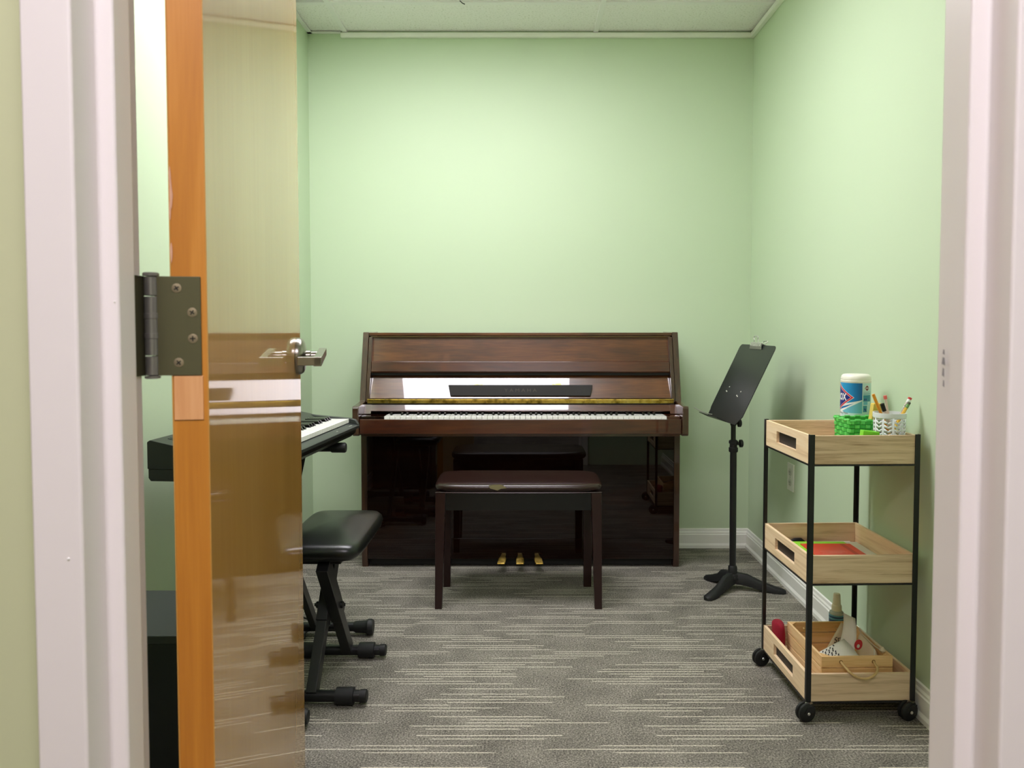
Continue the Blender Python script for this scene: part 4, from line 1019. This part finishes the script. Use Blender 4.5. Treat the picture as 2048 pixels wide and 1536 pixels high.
for j_ in range(4):
    for i_ in range(9):
        u0 = .02+j_*.13; v0 = .05+i_*.10; s_ = 1 if i_ % 2 else -1
        c = (u0+.05+s_*.02, v0)
        pk.add([on2(c[0]-.045, v0), on2(c[0]-.005, v0), on2(c[0]+.035, v0+.085), on2(c[0]-.005, v0+.085)], [(0, 1, 2, 3)])
pk.add([on2(.56, .02), on2(.60, .02), on2(.60, .98), on2(.56, .98)], [(0, 1, 2, 3)])
build('zigzag_print', pk, M['print_black'], k2)
# canvas pouch with red badge and cord
PO = thing('canvas_pouch', (1.02, 2.26, bz), 'beige canvas pouch with round red badge slumped in the right of the crate', 'pouch')
vs = []; fs = []
stp = [(1.018, 2.272, .176), (1.020, 2.258, .175), (1.022, 2.235, .170), (1.025, 2.20, .162), (1.026, 2.165, .148)]
for i_, (x_, y_, z_) in enumerate(stp):
    w_ = .007+.003*i_
    for a, zz in ((-w_*1.6, z_-.078), (-w_*1.3, z_-.04), (-w_*.5, z_-.008), (0, z_), (w_*.28, z_-.010), (w_*.35, z_-.078)): vs.append((x_+a, y_, zz))
for i_ in range(4):
    for k_ in range(6): fs.append((i_*6+k_, i_*6+(k_+1) % 6, (i_+1)*6+(k_+1) % 6, (i_+1)*6+k_))
fs += [tuple(range(6)), tuple(range(24, 30))]
build('cloth', MB().add(vs, fs), M['canvas'], PO, subsurf=2, smooth=80)
bd = MB(Matrix.Translation((.9885, 2.216, .157)) @ Matrix.Rotation(math.radians(20), 4, 'Z') @ Matrix.Rotation(math.radians(20), 4, 'Y'))
bd.lathe([(.015, 0), (.015, -.0015)], (0, 0, 0), 24, 'y'); bd.cur = 1
bd.lathe([(.0055, -.0016), (.0055, -.002)], (0, 0, -.004), 16, 'y')
build('badge', bd, [mat('badge_red', (200, 48, 62), .5), M['card_white']], PO)
build('cord', MB().tube([(1.018, 2.272, .184), (1.018, 2.25, .182), (1.024, 2.19, .176), (1.027, 2.155, .172)], .0022, 8).tube([(1.016, 2.268, .180), (1.013, 2.25, .177), (1.018, 2.18, .168), (1.026, 2.15, .167)], .0018, 8).lathe([(.003, -.008), (.009, 0), (.003, .010)], (1.027, 2.150, .168), 10), M['canvas'], PO)
tag(build('white_tag', box(1.0025, 1.006, 2.150, 2.152, .13, .171), M['card_white']), 'tiny white tag sticking up at the crate front', 'tag')
# spray bottle behind the crate
SPB = thing('spray_bottle', (1.0115, 2.412, bz), 'clear spray bottle with blue label and beige pump behind the pine crate', 'spray bottle')
M['clear'] = mat('clear_plastic', (226, 232, 226), .2, trans=.3); M['pump'] = mat('beige_pump', (246, 240, 216), .5); M['blue_label'] = mat('blue_label', (58, 92, 142), .4)
scx, scy = 1.0115, 2.4135
build('bottle', MB().lathe([(.020, 0), (.0225, .003), (.0225, .112), (.021, .119), (.014, .125), (.009, .127)], (scx, scy, bz), 28), M['clear'], SPB)
build('label_band', MB().lathe([(.0228, .02), (.0228, .113)], (scx, scy, bz), 28), M['blue_label'], SPB)
build('label_stripe', MB().lathe([(.0230, .098), (.0230, .103)], (scx, scy, bz), 28).lathe([(.0230, .1085), (.0230, .1125)], (scx, scy, bz), 28), M['print_sky'], SPB)
build('collar', MB().lathe([(.0155, .119), (.0155, .136), (.0145, .141), (.0125, .143)], (scx, scy, bz), 20), M['pump'], SPB)
build('pump_head', MB().lathe([(.0125, .141), (.0120, .150), (.0108, .172), (.0100, .176), (.0085, .178)], (scx, scy, bz), 20), M['pump'], SPB)
# red cloth roll
RC = MB(); vs = []; N = 18
for i_ in range(9):
    z = bz+.098*i_/8
    for k_ in range(N):
        a = 2*pi*k_/N; r_ = (.0185+.0018*sin(3*a+i_*.9)+.0012*sin(7*a+i_*2.3))*(.9 if i_ in (0, 8) else 1); vs.append((.8185+r_*.92*cos(a), 2.395+r_*1.9*sin(a), z+.002*sin(2*a)))
fs = [(i_*N+k_, i_*N+(k_+1) % N, (i_+1)*N+(k_+1) % N, (i_+1)*N+k_) for i_ in range(8) for k_ in range(N)]+[list(range(N))[::-1], list(range(8*N, 9*N))]
RC.add(vs, fs)
tag(build('red_cloth', RC, mat('crimson_felt', (138, 4, 34), .9, bump=(300, .5, .002)), subsurf=1, smooth=80), 'crimson cloth roll wedged between tray side and pine crate', 'cloth')

# ------------------------------------------------------------------ the trolley stands slightly askew, with everything on it
piv = Vector(((X0+X1)/2, (Y0+Y1)/2, 0)); RZ = Matrix.Translation(piv) @ Matrix.Rotation(math.radians(1.6), 4, 'Z') @ Matrix.Translation(-piv)
askew = {'trolley', 'wipes_canister', 'green_basket', 'yellow_sponge', 'small_box', 'lime_block', 'pencil_cup', 'orange_pencil', 'black_marker', 'pink_pencil', 'zebra_pencil', 'yellow_pencil',
         'paper_stack', 'paper_sheet', 'grey_paper', 'lime_folder', 'red_booklet', 'dark_pouch', 'pine_crate', 'cream_card', 'curled_paper', 'patterned_card', 'canvas_pouch', 'white_tag', 'spray_bottle', 'red_cloth'}
for o in list(S.objects):
    if o.parent is None and o.name in askew:
        o.matrix_world = RZ @ Matrix.Translation(o.location)
